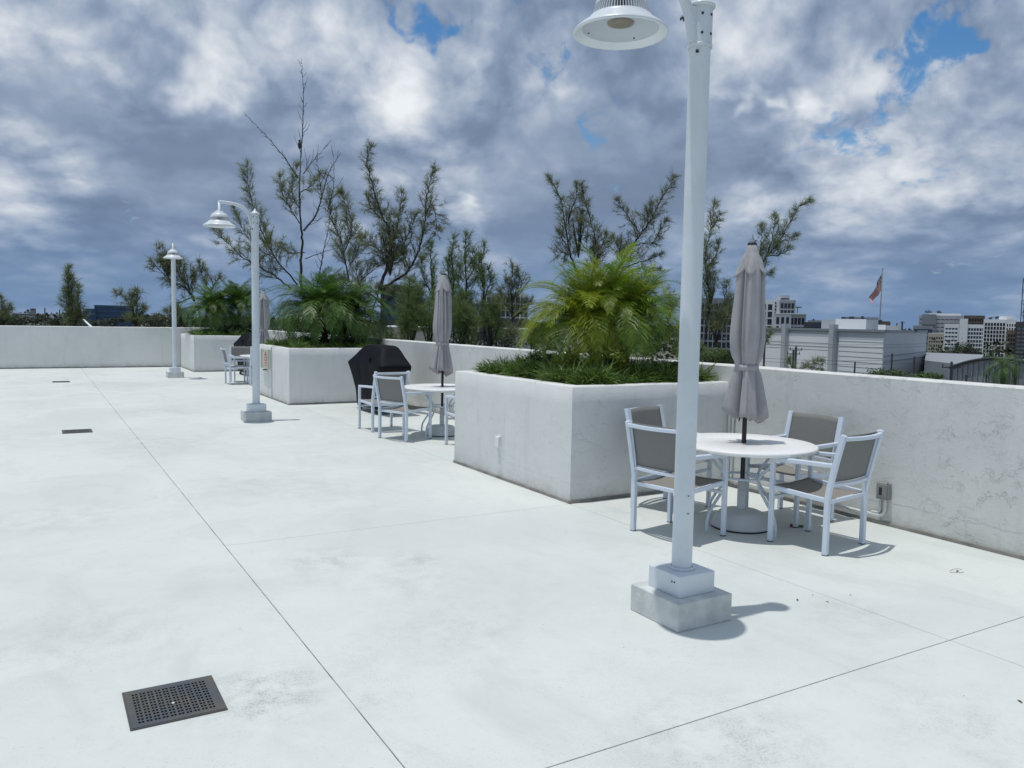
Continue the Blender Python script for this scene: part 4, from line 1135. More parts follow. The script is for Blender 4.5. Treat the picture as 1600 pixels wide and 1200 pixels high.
casuarina('casuarina_tree', 'tallest casuarina with a bare leader and a dead snag, behind the middle planter', 27, [
    ('t', 7, 0, [(484, 545), (478, 480), (470, 432), (473, 383), (470, 346), (468, 287), (470, 244)]),
    ('b', 2.0, 22, [(470, 246), (471, 225), (473, 204), (474, 160), (473, 121), (471, 90)]),
    ('b', 2.0, 14, [(466, 278), (455, 262), (443, 244), (422, 219), (400, 196), (380, 175)]),
    ('b', 3.0, 30, [(474, 361), (493, 337), (502, 310), (508, 287), (517, 263), (533, 238)]),
    ('b', 1.6, 34, [(503, 310), (500, 285), (497, 262), (492, 245)]),
    ('b', 1.6, 40, [(474, 272), (484, 258), (493, 247), (513, 226)]),
    ('b', 1.4, 40, [(512, 330, .03), (520, 300), (522, 270), (520, 240)]),
    ('b', 1.6, 0, [(477, 404), (505, 394), (527, 387)]),
    ('b', 1.8, 24, [(498, 440, .02), (503, 405), (508, 380), (514, 350), (516, 300)]),
    ('f', 2.6, 26, [(455, 452), (422, 426), (382, 404), (355, 380), (335, 358)]),
    ('f', 2.4, 30, [(465, 445), (431, 404), (409, 361), (395, 318), (388, 285), (385, 260)]),
    ('f', 1.6, 24, [(431, 404, -.03), (400, 385), (380, 360), (365, 325)]),
    ('f', 1.6, 22, [(468, 349), (449, 318), (440, 295), (437, 275)]),
    ('f', 1.4, 18, [(470, 330, .02), (455, 300), (461, 275), (464, 260)]),
    ('f', 1.4, 20, [(469, 300, -.02), (488, 290), (498, 277), (507, 270)]),
    ('f', 2.2, 28, [(545, 440), (533, 377), (520, 346), (515, 315), (530, 300)]),
    ('f', 1.8, 26, [(538, 395), (550, 360), (545, 330), (534, 303)]),
    ('f', 1.8, 24, [(543, 425), (558, 395), (563, 370)]),
    ('f', 1.6, 20, [(476, 395), (450, 395), (440, 380)]),
], seed=1, cloud=[(520, 440, 40, 22, 130)])
casuarina('casuarina_tree', 'forked casuarina whose two leafy leaders spread like a V', 21, [
    ('t', 8, 0, [(572, 560), (578, 500), (592, 455)]),
    ('f', 5, 24, [(592, 455), (604, 420), (610, 383), (606, 355), (597, 337), (588, 310), (582, 287), (573, 255), (580, 228)]),
    ('f', 4.6, 24, [(592, 455), (615, 440), (638, 423), (652, 395), (659, 374), (664, 345), (665, 318), (671, 290), (676, 263)]),
    ('f', 2.4, 26, [(610, 390), (620, 355), (626, 325), (628, 300)]),
    ('f', 2.0, 24, [(664, 340), (674, 320), (682, 345), (680, 365)]),
    ('f', 3, 26, [(578, 465), (560, 440), (556, 415)]),
    ('f', 2, 26, [(600, 345, .03), (580, 325), (572, 305)]),
    ('f', 2, 26, [(640, 422, .02), (630, 390), (640, 360), (650, 335)]),
    ('f', 2, 24, [(551, 447), (582, 423), (607, 395)]),
    ('f', 2, 28, [(609, 400, -.02), (585, 385), (570, 370)]),
    ('f', 2, 28, [(604, 420, .04), (620, 405), (632, 395)]),
], seed=2, cloud=[(600, 450, 55, 22, 150), (610, 365, 26, 50, 120)])
def spire(px, ytop, ybase, d, w, label, seed, m=None, extra=(), cloud=(), dense=1.0):
    return casuarina('casuarina_tree', label, d, [('t', 4, 0, [(px, ybase+40), (px-1, ybase)]),
        ('f', 3.2, w, [(px-1, ybase), (px+1, (ybase*2+ytop)/3), (px-2, (ybase+2*ytop)/3), (px+1, ytop)])]+[('f', 2, w*.8, e) for e in extra], mneed=m, seed=seed, cloud=cloud, dense=dense)
spire(708, 373, 470, 20, 22, 'thin casuarina spire rising just right of the middle umbrella top', 3, extra=([(708, 450), (700, 425), (703, 400)],), cloud=[(690, 470, 34, 40, 260)], m=m_needle2)
spire(728, 366, 480, 21, 26, 'taller pointed casuarina right of the middle umbrella', 4, extra=([(728, 440), (742, 415), (738, 395)], [(728, 470), (716, 440), (718, 415)]), cloud=[(735, 480, 45, 50, 520)], m=m_needle2)
spire(755, 384, 480, 22, 24, 'casuarina with a rounded tip standing right of the pointed pair', 5, extra=([(755, 450), (748, 420), (750, 400)], [(755, 470), (766, 440), (763, 420)]), cloud=[(765, 500, 36, 40, 420)], m=m_needle2)
spire(800, 419, 520, 26, 30, 'loose casuarina in front of the blue glazed apartment block', 6, extra=([(800, 470), (815, 445), (808, 425)], [(800, 490), (782, 460), (790, 440)], [(800, 500), (822, 480), (830, 470)]), cloud=[(790, 520, 30, 24, 160)])
spire(675, 380, 480, 22, 18, 'slender casuarina just left of the middle umbrella', 7, extra=([(675, 460), (660, 430), (658, 403)],), cloud=[(645, 480, 40, 45, 420)], m=m_needle2)
spire(640, 440, 520, 19.5, 26, 'dense bushy casuarina left of the middle umbrella', 8, cloud=[(640, 500, 30, 40, 420), (670, 495, 24, 40, 260)], m=m_needle2)
spire(720, 460, 530, 19, 26, 'dense bushy casuarina right of the middle umbrella', 9, cloud=[(722, 500, 40, 38, 560)], m=m_needle2)
casuarina('casuarina_tree', 'casuarina with upright left leaders rising behind the yellow green palm', 14, [
    ('t', 5, 0, [(922, 520), (915, 460), (905, 430)]),
    ('f', 4, 20, [(905, 430), (899, 418), (889, 390), (882, 346), (875, 310), (858, 275)]),
    ('f', 2.4, 20, [(888, 350), (893, 325), (900, 308), (901, 288)]),
    ('f', 3, 20, [(915, 450), (932, 405), (930, 375), (926, 354), (915, 317), (909, 289)]),
    ('f', 2, 22, [(889, 392), (880, 375), (872, 362)]), ('f', 2, 24, [(930, 400), (912, 385), (905, 360), (908, 335)]),
    ('f', 2, 22, [(930, 395, .03), (942, 380), (945, 365)]), ('f', 2, 22, [(892, 398, .02), (878, 395), (872, 400)]),
], seed=10, cloud=[(905, 350, 22, 40, 60), (930, 395, 16, 24, 50)])
casuarina('casuarina_tree', 'casuarina leaning right with a swept limb, just left of the nearest lamp post', 14.5, [
    ('t', 4, 0, [(945, 520), (955, 460), (959, 438)]),
    ('f', 3.6, 22, [(959, 438), (976, 405), (1000, 366), (1018, 343), (1034, 310), (1054, 277)]),
    ('f', 2.2, 18, [(1000, 366), (988, 348), (979, 335), (963, 313)]),
    ('f', 2.2, 20, [(990, 385), (1001, 380), (1020, 378), (1040, 345)]),
    ('f', 2.4, 20, [(970, 420), (1001, 409), (1018, 405), (1031, 398)]),
    ('f', 2, 20, [(1012, 352, .03), (1012, 335), (1018, 318)]), ('f', 2, 24, [(975, 410, .03), (965, 385), (955, 372)]),
    ('f', 2, 20, [(1001, 409), (1010, 425), (1030, 422)]),
], seed=11, cloud=[(1045, 470, 20, 26, 90)])
casuarina('casuarina_tree', 'narrow casuarina rising directly right of the nearest lamp post', 12, [
    ('t', 4, 0, [(1090, 590), (1095, 548), (1108, 520)]),
    ('f', 2.8, 20, [(1102, 530), (1108, 466), (1103, 419), (1102, 395), (1111, 355), (1115, 318)]),
    ('f', 3.0, 22, [(1108, 520), (1114, 515), (1124, 497), (1132, 470), (1136, 442)]),
    ('f', 2, 18, [(1104, 425), (1120, 395), (1122, 380)]), ('f', 2, 18, [(1107, 450), (1095, 420), (1092, 400)]),
    ('f', 2, 20, [(1124, 497), (1150, 490), (1170, 480)]), ('f', 2, 16, [(1110, 358), (1120, 345), (1125, 335)]),
], seed=12, cloud=[(1120, 500, 26, 30, 140), (1110, 440, 16, 40, 60)])
casuarina('casuarina_tree', 'casuarina with a limb arching to the right over the nearest umbrella', 12.5, [
    ('t', 4, 0, [(1160, 590), (1162, 520), (1170, 460)]),
    ('f', 3.0, 18, [(1170, 460), (1178, 430), (1194, 406), (1217, 378), (1235, 347), (1248, 325), (1266, 312)]),
    ('f', 2, 16, [(1196, 404), (1205, 380), (1210, 355), (1209, 337)]),
    ('f', 2, 16, [(1185, 420), (1188, 390), (1190, 370), (1191, 350)]),
    ('f', 2, 18, [(1200, 400), (1220, 398), (1232, 388)]), ('f', 1.6, 14, [(1225, 365), (1238, 372), (1244, 368)]),
    ('f', 2, 18, [(1180, 428), (1196, 430), (1205, 425)]), ('f', 1.6, 14, [(1178, 470), (1195, 528), (1204, 522)]),
], seed=13)
casuarina('casuarina_tree', 'low casuarina branch tip reaching sideways over the wall before the warehouse', 13, [
    ('t', 2.5, 0, [(1225, 640), (1228, 600)]),
    ('f', 2.2, 15, [(1228, 598), (1245, 582), (1262, 572), (1283, 563)]), ('f', 1.4, 14, [(1240, 590), (1236, 572), (1233, 562)]), ('f', 1.4, 12, [(1262, 573), (1275, 575), (1284, 576)]),
], seed=14)
casuarina('casuarina_tree', 'casuarina fanned to the left behind the farthest lamp post', 36, [
    ('t', 5, 0, [(318, 530), (312, 490), (304, 470)]),
    ('f', 3, 24, [(304, 470), (290, 450), (270, 440), (252, 425), (236, 408)]),
    ('f', 3, 26, [(304, 468), (292, 445), (278, 427), (262, 405), (249, 388)]),
    ('f', 2.4, 16, [(328, 455), (320, 438), (314, 425), (311, 410)]), ('f', 2, 16, [(330, 455), (338, 440), (342, 432)]),
    ('f', 2, 22, [(285, 440), (280, 420), (276, 405)]), ('f', 2, 22, [(300, 465), (286, 470), (274, 480)]), ('f', 2, 22, [(300, 455), (298, 435), (302, 425)]),
    ('f', 2, 20, [(268, 500), (266, 490), (262, 484)]),
], seed=15, cloud=[(262, 410, 22, 16, 80), (285, 490, 24, 14, 90)])
casuarina('casuarina_tree', 'narrow two topped casuarina alone against the sky on the left', 46, [
    ('t', 4, 0, [(114, 520), (113, 505)]),
    ('f', 2.4, 11, [(112, 512), (111, 480), (108, 450), (107, 418)]), ('f', 2.0, 10, [(117, 512), (120, 490), (122, 465), (122, 447)]),
    ('f', 2, 14, [(112, 500), (104, 475), (104, 455)]), ('f', 2, 12, [(110, 480), (112, 450), (110, 430)]), ('f', 2, 12, [(118, 505), (126, 490), (124, 478)]),
], seed=16, cloud=[(114, 495, 14, 20, 100)], dense=1.5)
casuarina('casuarina_tree', 'ragged low casuarina in front of the blue glass office', 46, [
    ('t', 4, 0, [(214, 520), (213, 500)]),
    ('f', 2.2, 14, [(213, 500), (205, 480), (194, 465), (181, 456)]), ('f', 2.2, 13, [(213, 500), (214, 480), (214, 465), (214, 453)]), ('f', 2, 12, [(214, 495), (224, 485), (228, 478)]), ('f', 2, 12, [(205, 480), (204, 468), (207, 462)]),
], seed=17, cloud=[(212, 497, 22, 10, 90)], dense=1.2)
casuarina('casuarina_tree', 'small casuarina cut by the left edge of the view', 46, [
    ('t', 4, 0, [(4, 520), (3, 500)]), ('f', 2.2, 10, [(3, 505), (3, 480), (2, 463)]), ('f', 2, 10, [(3, 500), (10, 486), (16, 478)]), ('f', 2, 12, [(3, 495), (-8, 480), (-12, 470)]),
], seed=18, cloud=[(6, 496, 16, 10, 80)])

# other greenery past the wall
def bush_tree(px, py, d, rx, ry, m, n, label, size=None, cat='tree', name='broadleaf_tree', group='trees and bushes beyond the parapet'):
    c = at(px, py, d); s = d/1257.0
    t = empty(name, (c.x, c.y, GZ)); tag(t, label, cat, group)
    zc = c.z-GZ
    tr = MB(); tr.tube([(0, 0, 0), (.1, 0, zc*.6), (0, 0, zc)], [max(.05, 3*s), 2*s+.03, s], 8)
    for k in range(6):
        a = rnd.uniform(0, 6.28); tr.tube([(0, 0, zc-ry*s*.8), (math.cos(a)*rx*s*.6, math.sin(a)*rx*s*.6, zc+ry*s*rnd.uniform(-.1, .5))], [1.4*s, .5*s], 5)
    tr.build('trunk', m_bark, t)
    leaf_cloud(n, (0, 0, zc), (rx*s, rx*s, ry*s), (size or 5)*s, m, 'crown', t, 'stuff', lump=26, hollow=.3)
bush_tree(1120, 560, 12.5, 42, 24, m_needle2, 5200, 'dense dark bush low behind the nearest umbrella', 4)
bush_tree(1080, 545, 13.5, 30, 20, m_needle2, 2600, 'dark bush behind the nearest lamp post just over the wall', 4)
bush_tree(1385, 585, 13, 36, 11, m_leafm, 1500, 'bright green bush top peeping over the right wall beside the warehouse', 4.5)
bush_tree(1452, 588, 13, 34, 8, m_leafm, 1000, 'bright green bush tops farther right along the wall', 4.5)
bush_tree(1320, 592, 13.2, 20, 8, m_leafd, 400, 'sparse dark twiggy bush at the wall before the louvred warehouse', 4)
bush_tree(1240, 595, 13.4, 14, 8, m_leafd, 260, 'small dark sprig at the wall right of the nearest umbrella', 4)
bush_tree(610, 530, 24, 30, 18, m_needle, 1500, 'brownish thicket left of the middle umbrella above the wall', 4)
bush_tree(560, 515, 25, 34, 16, m_needle, 1300, 'grey green thicket behind the middle planter palm', 4)
bush_tree(790, 535, 24, 40, 14, m_leafd, 1500, 'sparse olive thicket above the wall by the glazed apartments', 4)
bush_tree(775, 510, 23, 7, 18, m_leafm, 260, 'single yellow green sapling in the thicket', 4)
bush_tree(830, 520, 22, 16, 26, m_needle2, 900, 'dark shrub mass left of the yellow palm', 4)
bush_tree(350, 505, 36, 46, 18, m_leafd, 1500, 'dark tree mass behind the corner planter', 4)
bush_tree(410, 500, 36, 30, 16, m_leafd, 900, 'dark tree mass behind the second lamp post', 4)
bush_tree(1500, 553, 150, 40, 18, m_leafd, 4200, 'large dark round tree in front of the far apartment blocks', 3)
bush_tree(1465, 560, 140, 18, 12, m_leafd, 900, 'smaller dark tree left of the big round tree', 3)
bush_tree(1535, 565, 135, 30, 11, m_leafd, 1200, 'olive tree lower right of the big round tree', 3)
for i, (px, py, rx, ry, dd) in enumerate([(20, 500, 20, 8, 70), (55, 498, 26, 7, 85), (90, 502, 18, 8, 75), (150, 504, 24, 7, 90), (180, 500, 22, 6, 110), (235, 500, 24, 8, 80), (247, 496, 12, 8, 82), (280, 503, 20, 8, 75), (0, 503, 18, 8, 66)]):
    bush_tree(px, py, dd, rx, ry, m_leafd, 700, ['dark low tree near the left edge above the far wall', 'long low tree clump below the distant white roofs', 'low tree clump at the foot of the narrow casuarina', 'low trees in front of the blue glass office', 'olive low trees right of the blue glass office front', 'dark low trees behind the far wall right of the office', 'rounded dark tree just left of the farthest lamp post', 'dark tree clump behind the farthest lamp post', 'tree clump cut by the left edge of the view'][i], 3)
# far woodland belt towards the horizon, reads as one mass
n = 70000
NC = 1500
caz = nrg.uniform(-.25, 1.45, NC); crr = 170+nrg.uniform(0, 1, NC)**1.2*1300; csz = nrg.uniform(3.5, 8, NC)
cl = nrg.integers(0, NC, n)
q = nrg.normal(size=(n, 3)); q /= np.linalg.norm(q, axis=1, keepdims=True)
Pf = np.stack([np.sin(caz[cl])*crr[cl], np.cos(caz[cl])*crr[cl], np.full(n, GZ+3.2)], 1)+q*csz[cl][:, None]*np.array([1.4, 1.4, .6])
dd_ = nrg.normal(size=(n, 3)); dd_ /= np.linalg.norm(dd_, axis=1, keepdims=True); a_ = nrg.normal(size=(n, 3)); s_ = np.cross(dd_, a_); s_ /= np.linalg.norm(s_, axis=1, keepdims=True)
Lf = (nrg.uniform(.6, 1.3, n)*(crr[cl]*.0045+.3))[:, None]
V = np.stack([Pf, Pf+dd_*Lf*.5+s_*Lf*.3, Pf+dd_*Lf, Pf+dd_*Lf*.5-s_*Lf*.3], 1)
fo = tri_mesh('far_woodland', V, m_leafd, kind='stuff'); tag(fo, 'far belt of dark woodland below the horizon', 'woodland')

# ================================================================== FAR BUILDINGS
m_glassd = mat('dark glazing', (.035, .05, .07), .25, var=.4, vscale=.3)
m_glassb = mat('blue glazing', (.05, .10, .20), .25, var=.3, vscale=.3)
m_fwhite = mat('far white render', (.80, .83, .84), .8, var=.08, vscale=.3)
m_fgrey = mat('far grey panel', (.28, .31, .34), .8, var=.12, vscale=.2)
m_fgrey2 = mat('far pale grey wall', (.50, .53, .56), .8, var=.08, vscale=.2)
m_fcream = mat('far cream render', (.52, .49, .42), .8, var=.1, vscale=.2)
m_fbrick = mat('far brick', (.17, .125, .105), .85, var=.3, vscale=.5)
m_fdark = mat('far dark cladding', (.06, .065, .075), .7, var=.3, vscale=.3)
m_froof = mat('far roof', (.42, .44, .46), .8, var=.2, vscale=.2)
def prism(mb, pts, z0, z1):
    n = len(pts); mb.add([(x, y, z) for z in (z0, z1) for x, y in pts], [tuple(range(n))[::-1], tuple(range(n, 2*n))]+[(i, (i+1) % n, n+(i+1) % n, n+i) for i in range(n)])
def facade(root, A, B, back, z0, z1, cols, floors, mw, mg, vbar=.3, hbar=.35, proud=.35, name='window_grid', parapet=1.0):
    """glass core with a real grid of piers and slabs standing proud of it"""
    A = Vector((*A, 0)); B = Vector((*B, 0)); d = (B-A); L = d.length; d.normalize(); n = Vector((d.y, -d.x, 0))
    if n.dot(A) > 0: n = -n
    Cc = B-n*back; Dd = A-n*back
    core = MB(); prism(core, [(A.x, A.y), (B.x, B.y), (Cc.x, Cc.y), (Dd.x, Dd.y)], z0, z1-.01); core.build('glazing', mg, root)
    M = Matrix.Translation(A) @ Matrix(((d.x, n.x, 0, 0), (d.y, n.y, 0, 0), (0, 0, 1, 0), (0, 0, 0, 1)))
    f = MB(); cw = L/cols; fh = (z1-z0)/floors
    for i in range(cols+1):
        w = cw*vbar; x = i*cw; x0 = max(0, x-w/2); x1 = min(L, x+w/2)
        f.box(x0, x1, -.05, proud, z0, z1, M)
    for j in range(floors+1):
        z = z0+j*fh; h = fh*hbar
        f.box(.01, L-.01, -.04, proud*.93, max(z0, z-h/2), min(z1-.005, z+h/2), M)
    f.build('piers_and_slabs', mw, root)
    # side walls and roof slab
    sd = MB(); sd.box(-.25, -.002, -back-.1, proud*.9, z0, z1, M); sd.box(L+.002, L+.25, -back-.1, proud*.9, z0, z1, M); sd.box(-.25, L+.25, -back-.1, proud*.9, z1+.002, z1+parapet, M)
    sd.build('end_walls', mw, root)
    return M, L
def bldg(name, label, px0, px1, ytop, d0, d1, back, cols, floors, mw, mg, ybase=None, **k):
    A = az(px0, d0); B = az(px1, d1); root = empty(name, (A[0], A[1], GZ)); root.location = (0, 0, 0)
    tag(root, label, 'building', 'far buildings')
    z1 = zz((px0+px1)/2, ytop, (d0+d1)/2)-1.0
    M, L = facade(root, A, B, back, GZ, z1, cols, floors, mw, mg, **k)
    return root, M, L, z1
# white and dark apartment block right of the nearest umbrella
root, M, L, z1 = bldg('apartment_block', 'white apartment block with dark balconies just right of the nearest umbrella', 1168, 1207, 468, 210, 210, 22, 4, 9, m_fwhite, m_glassd, vbar=.30, hbar=.18)
t2 = MB(); 
zt = zz(1212, 466, 210)
A = az(1207.5, 209.5); B = az(1218, 209.5)
def box_at(root, px0, px1, ytop, d, back, m, name, z0=GZ, ybot=None):
    A = Vector((*az(px0, d), 0)); B = Vector((*az(px1, d), 0)); n = Vector(((B-A).y, -(B-A).x, 0)).normalized()
    if n.dot(A) > 0: n = -n
    mb = MB(); zt_ = zz((px0+px1)/2, ytop, d); zb = zz((px0+px1)/2, ybot, d) if ybot else z0
    prism(mb, [(A.x, A.y), (B.x, B.y), ((B-n*back).x, (B-n*back).y), ((A-n*back).x, (A-n*back).y)], zb, zt_); return mb.build(name, m, root)
box_at(root, 1207, 1218, 466, 209, 20, m_fwhite, 'stair_tower')
for k in range(8): box_at(root, 1209.4, 1211.6, 472+k*5.3, 208.7, .3, m_glassd, 'window', ybot=475+k*5.3)
box_at(root, 1213, 1232, 461.5, 212, 12, m_fgrey2, 'roof_plant', ybot=466)
def sub(px0, px1, ytop, d, cols, floors, mw, mg, back=14, **k):
    A = az(px0, d); B = az(px1, d); z1 = zz((px0+px1)/2, ytop, d)-.6
    facade(root, A, B, back, GZ, z1, cols, floors, mw, mg, parapet=.6, **k)
sub(1218, 1240, 469, 208, 4, 10, m_fgrey, m_glassd, vbar=.18, hbar=.2)
sub(1211, 1234, 490, 203, 3, 6, m_fwhite, m_glassd, vbar=.4, hbar=.22)
sub(1234.5, 1257, 491, 203.5, 4, 6, m_fgrey2, m_glassd, vbar=.18, hbar=.25)
box_at(root, 1209, 1260, 489.5, 202.4, 16, m_fwhite, 'roof_slab', ybot=491)
# palm on its terrace
tp = MB(); b_ = at(1246, 489, 204); tp.tube([tuple(b_), (b_.x, b_.y, b_.z+1.3)], .09, 6)
for k in range(12):
    a = k*.53; tp.tube([(b_.x, b_.y, b_.z+1.3), (b_.x+math.cos(a)*.7, b_.y+math.sin(a)*.7, b_.z+1.55), (b_.x+math.cos(a)*1.1, b_.y+math.sin(a)*1.1, b_.z+1.2)], [.08, .09, .02], 3)
ob = tp.build('roof_palm', m_leafd); tag(ob, 'tiny palm on the roof terrace of the white apartment block', 'palm')
# block glimpsed between lamp post and umbrella
root, M, L, z1 = bldg('apartment_block', 'grey balconied block glimpsed between the nearest lamp post and umbrella', 1086, 1150, 466, 190, 190, 20, 9, 9, m_fgrey, m_glassd, vbar=.22, hbar=.22)
# blue balcony block behind loose casuarina
root, M, L, z1 = bldg('apartment_block', 'apartment block with blue glazed corner behind the loose casuarina', 752, 812, 458, 230, 230, 20, 8, 9, m_fgrey2, m_glassd, vbar=.26, hbar=.2)
A = az(812.4, 229.8); B = az(824, 229.8); facade(root, A, B, 14, GZ, zz(818, 459, 230)-1, 2, 9, m_fwhite, m_glassb, vbar=.12, hbar=.12)
box_at(root, 748, 826, 498, 226, 30, m_fdark, 'podium')
# grey block behind forked casuarina
root, M, L, z1 = bldg('apartment_block', 'grey office block seen through the forked casuarina', 596, 654, 446, 200, 200, 20, 9, 9, m_fdark, m_glassb, vbar=.15, hbar=.3)
box_at(root, 590, 660, 500, 197, 24, m_fdark, 'ground_storey')
root = empty('low_annex'); tag(root, 'low cream parking wall below the grey office block', 'building', 'far buildings')
box_at(root, 600, 700, 512, 120, 20, m_fcream, 'wall'); box_at(root, 598, 702, 511, 119.7, 21, m_fwhite, 'parapet', ybot=512.2)
root = empty('low_annex'); tag(root, 'grey fenced shed wall below the glazed apartments', 'building', 'far buildings')
box_at(root, 770, 830, 514, 110, 20, m_fgrey2, 'wall')
# blue glass office far left
root = empty('glass_office'); tag(root, 'wide dark blue glass office on the left horizon', 'building', 'far buildings')
A = az(149, 380); B = az(207, 380); facade(root, A, B, 40, GZ, zz(178, 479, 380), 18, 7, mat('blue spandrel', (.045, .10, .19), .4), m_glassb, vbar=.06, hbar=.3, proud=.2, parapet=.5)
A = az(131, 378); B = az(149, 378); facade(root, A, B, 40, GZ, zz(140, 484, 380), 6, 6, MATS['blue spandrel'], m_glassb, vbar=.06, hbar=.3, proud=.2, parapet=.5)
# faint things on the left horizon
for i, (a, b, yt, yb, d, m, lab) in enumerate([(8, 20, 486.5, 492, 900, m_fwhite, 'tiny white domed roof on the left horizon'), (18, 45, 489, 493, 950, m_fgrey2, 'long pale roof left on the horizon'), (42, 47, 483.5, 492, 1000, m_fgrey, 'narrow distant tower left of a slightly taller one'),
     (48, 57, 482, 492, 1000, m_fgrey, 'distant pair of towers on the left horizon'), (28, 64, 490, 493, 930, m_froof, 'long white low roof beneath the distant towers'), (78, 100, 490.5, 494, 900, m_fwhite, 'white low roof left of the narrow casuarina')]):
    root = empty('distant_building'); tag(root, lab, 'building', 'faint buildings on the left horizon')
    box_at(root, a, b, yt, d, 30, m, 'walls')
    if yb: box_at(root, a+.5, b-.5, yt+1.2, d-.5, 1, m_glassd, 'window_band', ybot=yt+2.0)

# warehouse on the right
root = empty('warehouse'); tag(root, 'long white warehouse with louvred end bay beyond the right wall', 'building', 'far buildings')
P1 = Vector((*az(1150, 100), 0)); P2 = Vector((*az(1383, 82), 0)); P3 = Vector((*az(1449, 104), 0))
zt = zz(1383, 519, 82)
P4 = P1+(P3-P2)
mb = MB(); prism(mb, [(P1.x, P1.y), (P2.x, P2.y), (P3.x, P3.y), (P4.x, P4.y)], GZ, zt); mb.build('walls', m_fgrey2, root)
d = (P2-P1); L = d.length; d.normalize(); n = Vector((d.y, -d.x, 0))
if n.dot(P1) > 0: n = -n
M = Matrix.Translation(P1) @ Matrix(((d.x, n.x, 0, 0), (d.y, n.y, 0, 0), (0, 0, 1, 0), (0, 0, 0, 1)))
xs = lambda px: L*((px-1150)/(1383-1150)) if False else None
def along(px):
    r_ = ray(px, 520); r2 = Vector((r_.x, r_.y)); den = r2.x*d.y-r2.y*d.x; t_ = (P1.x*d.y-P1.y*d.x)/den; q = Vector((r2.x*t_, r2.y*t_, 0)); return (q-P1).dot(d)
x31, x306, x308 = along(1231), along(1305), along(1309)
pan = mat('white metal panel', (.90, .92, .92), .6, var=.06, vscale=.2)
for (a, b) in ((.3, x31-.3), (x31+.3, x306-.25)):
    edges = [GZ, zt-5.6, zt-5.1, zt-2.55, zt-2.15, zt-1.75, zt-.55]
    edges = [GZ, zt-5.2, zt-4.85, zt-4.5, zt-2.0, zt-1.65, zt-1.3, zt-.35]
    for z0, z1 in zip(edges, edges[1:]):
        MB().box(a, b, .01, .10, z0+.035, z1-.035, M).build('wall_panel', pan, root)
for x_ in (x31, x306+.1): MB().box(x_-.32, x_+.32, .01, .6, GZ, zt+.65, M).build('column', m_fgrey2, root)
z = zt-.5; 
while z > GZ+2:
    MB().box(x308+.3, L-.05, .01, .07, z-.47, z-.07, M).build('louvre', mat('white louvre', (.88, .90, .90), .6) if 'white louvre' not in MATS else MATS['white louvre'], root); z -= .49
MB().box(-.2, L+.2, -.3, .22, zt+.002, zt+.22, M).build('roof_edge', m_fgrey, root)
# dark twin bands on the grey side
d2 = (P3-P2); L2_ = d2.length; d2.normalize(); n2 = Vector((d2.y, -d2.x, 0)); n2 = -n2 if n2.dot(P2) > 0 else n2
M2 = Matrix.Translation(P2) @ Matrix(((d2.x, n2.x, 0, 0), (d2.y, n2.y, 0, 0), (0, 0, 1, 0), (0, 0, 0, 1)))
for zz_ in (zt-2.2, zt-2.75): MB().box(.1, L2_-.1, .01, .05, zz_-.07, zz_, M2).build('side_band', m_fgrey, root)
MB().box(-.1, L2_, -.2, .1, zt+.003, zt+.20, M2).build('roof_edge', m_fgrey, root)
box_at(root, 1305, 1353, 498.5, 92, 5, pan, 'roof_house', ybot=517)
A_ = az(1353, 92.2); B_ = az(1372, 98)
mb = MB(); prism(mb, [A_, B_, (B_[0]-2, B_[1]+4), (A_[0]-2, A_[1]+4)], zt, zz(1353, 498, 92)-.1); mb.build('roof_house_side', m_fgrey2, root)
box_at(root, 1320, 1372, 495.6, 100, 4, m_fgrey, 'roof_plant', ybot=499)
for a, b, y_ in ((1314, 1320, 495), (1326, 1334, 494.5), (1345, 1349, 494), (1388, 1391, 505), (1400, 1402, 505), (1372, 1378, 500)): box_at(root, a, b, y_, 99, 2, m_fdark, 'roof_unit', ybot=y_+5)
box_at(root, 1372, 1384, 507.5, 86, 4, pan, 'roof_box', ybot=519); box_at(root, 1384.2, 1407, 508.5, 88, 4, m_fgrey2, 'roof_box', ybot=519)
box_at(root, 1368, 1391, 502, 118, 6, m_fbrick, 'dark_roof_block', ybot=520)
box_at(root, 1355, 1368, 503, 116, 6, m_fdark, 'dark_roof_block', ybot=520)
for k in range(14):
    px = 1308+k*9.5+rnd.uniform(-2, 2); box_at(root, px, px+rnd.uniform(2, 4), 514+.02*k, 81 if False else 96, 1, m_fdark, 'roof_vent', ybot=518)
# dark low block left of warehouse roof
root = empty('low_block'); tag(root, 'dark low block between the white apartments and the warehouse roof', 'building', 'far buildings')
box_at(root, 1256, 1306, 503.5, 170, 20, m_fdark, 'walls'); box_at(root, 1290, 1306, 500, 168, 12, m_fdark, 'upper_storey'); box_at(root, 1262, 1286, 500.5, 176, 8, m_fgrey, 'roof_plant', ybot=504)
for k in range(8): box_at(root, 1259+k*4, 1261+k*4, 508, 169.5, .3, m_glassb, 'window', ybot=511)

# arched grey warehouse lower right
root = empty('arched_warehouse'); tag(root, 'grey metal warehouse with a shallow arched roof at the lower right', 'building', 'far buildings')
A = Vector((*az(1490, 60), 0)); B = Vector((*az(1680, 52), 0)); d = (B-A); L = d.length; d.normalize(); n = Vector((d.y, -d.x, 0)); n = -n if n.dot(A) > 0 else n
M = Matrix.Translation(A) @ Matrix(((d.x, n.x, 0, 0), (d.y, n.y, 0, 0), (0, 0, 1, 0), (0, 0, 0, 1)))
z0 = zz(1490, 576, 60); z1 = zz(1585, 562, 56); ns = 20
pr = [(L*i/ns, z0+(z1-z0)*(1-((2*i/ns)-1)**2)) for i in range(ns+1)]
mb = MB(); vs = [M @ Vector((x, 0, z)) for x, z in pr]+[M @ Vector((x, 0, GZ)) for x, z in pr]; mb.add(vs, [(i, i+1, ns+2+i, ns+1+i) for i in range(ns)]); 
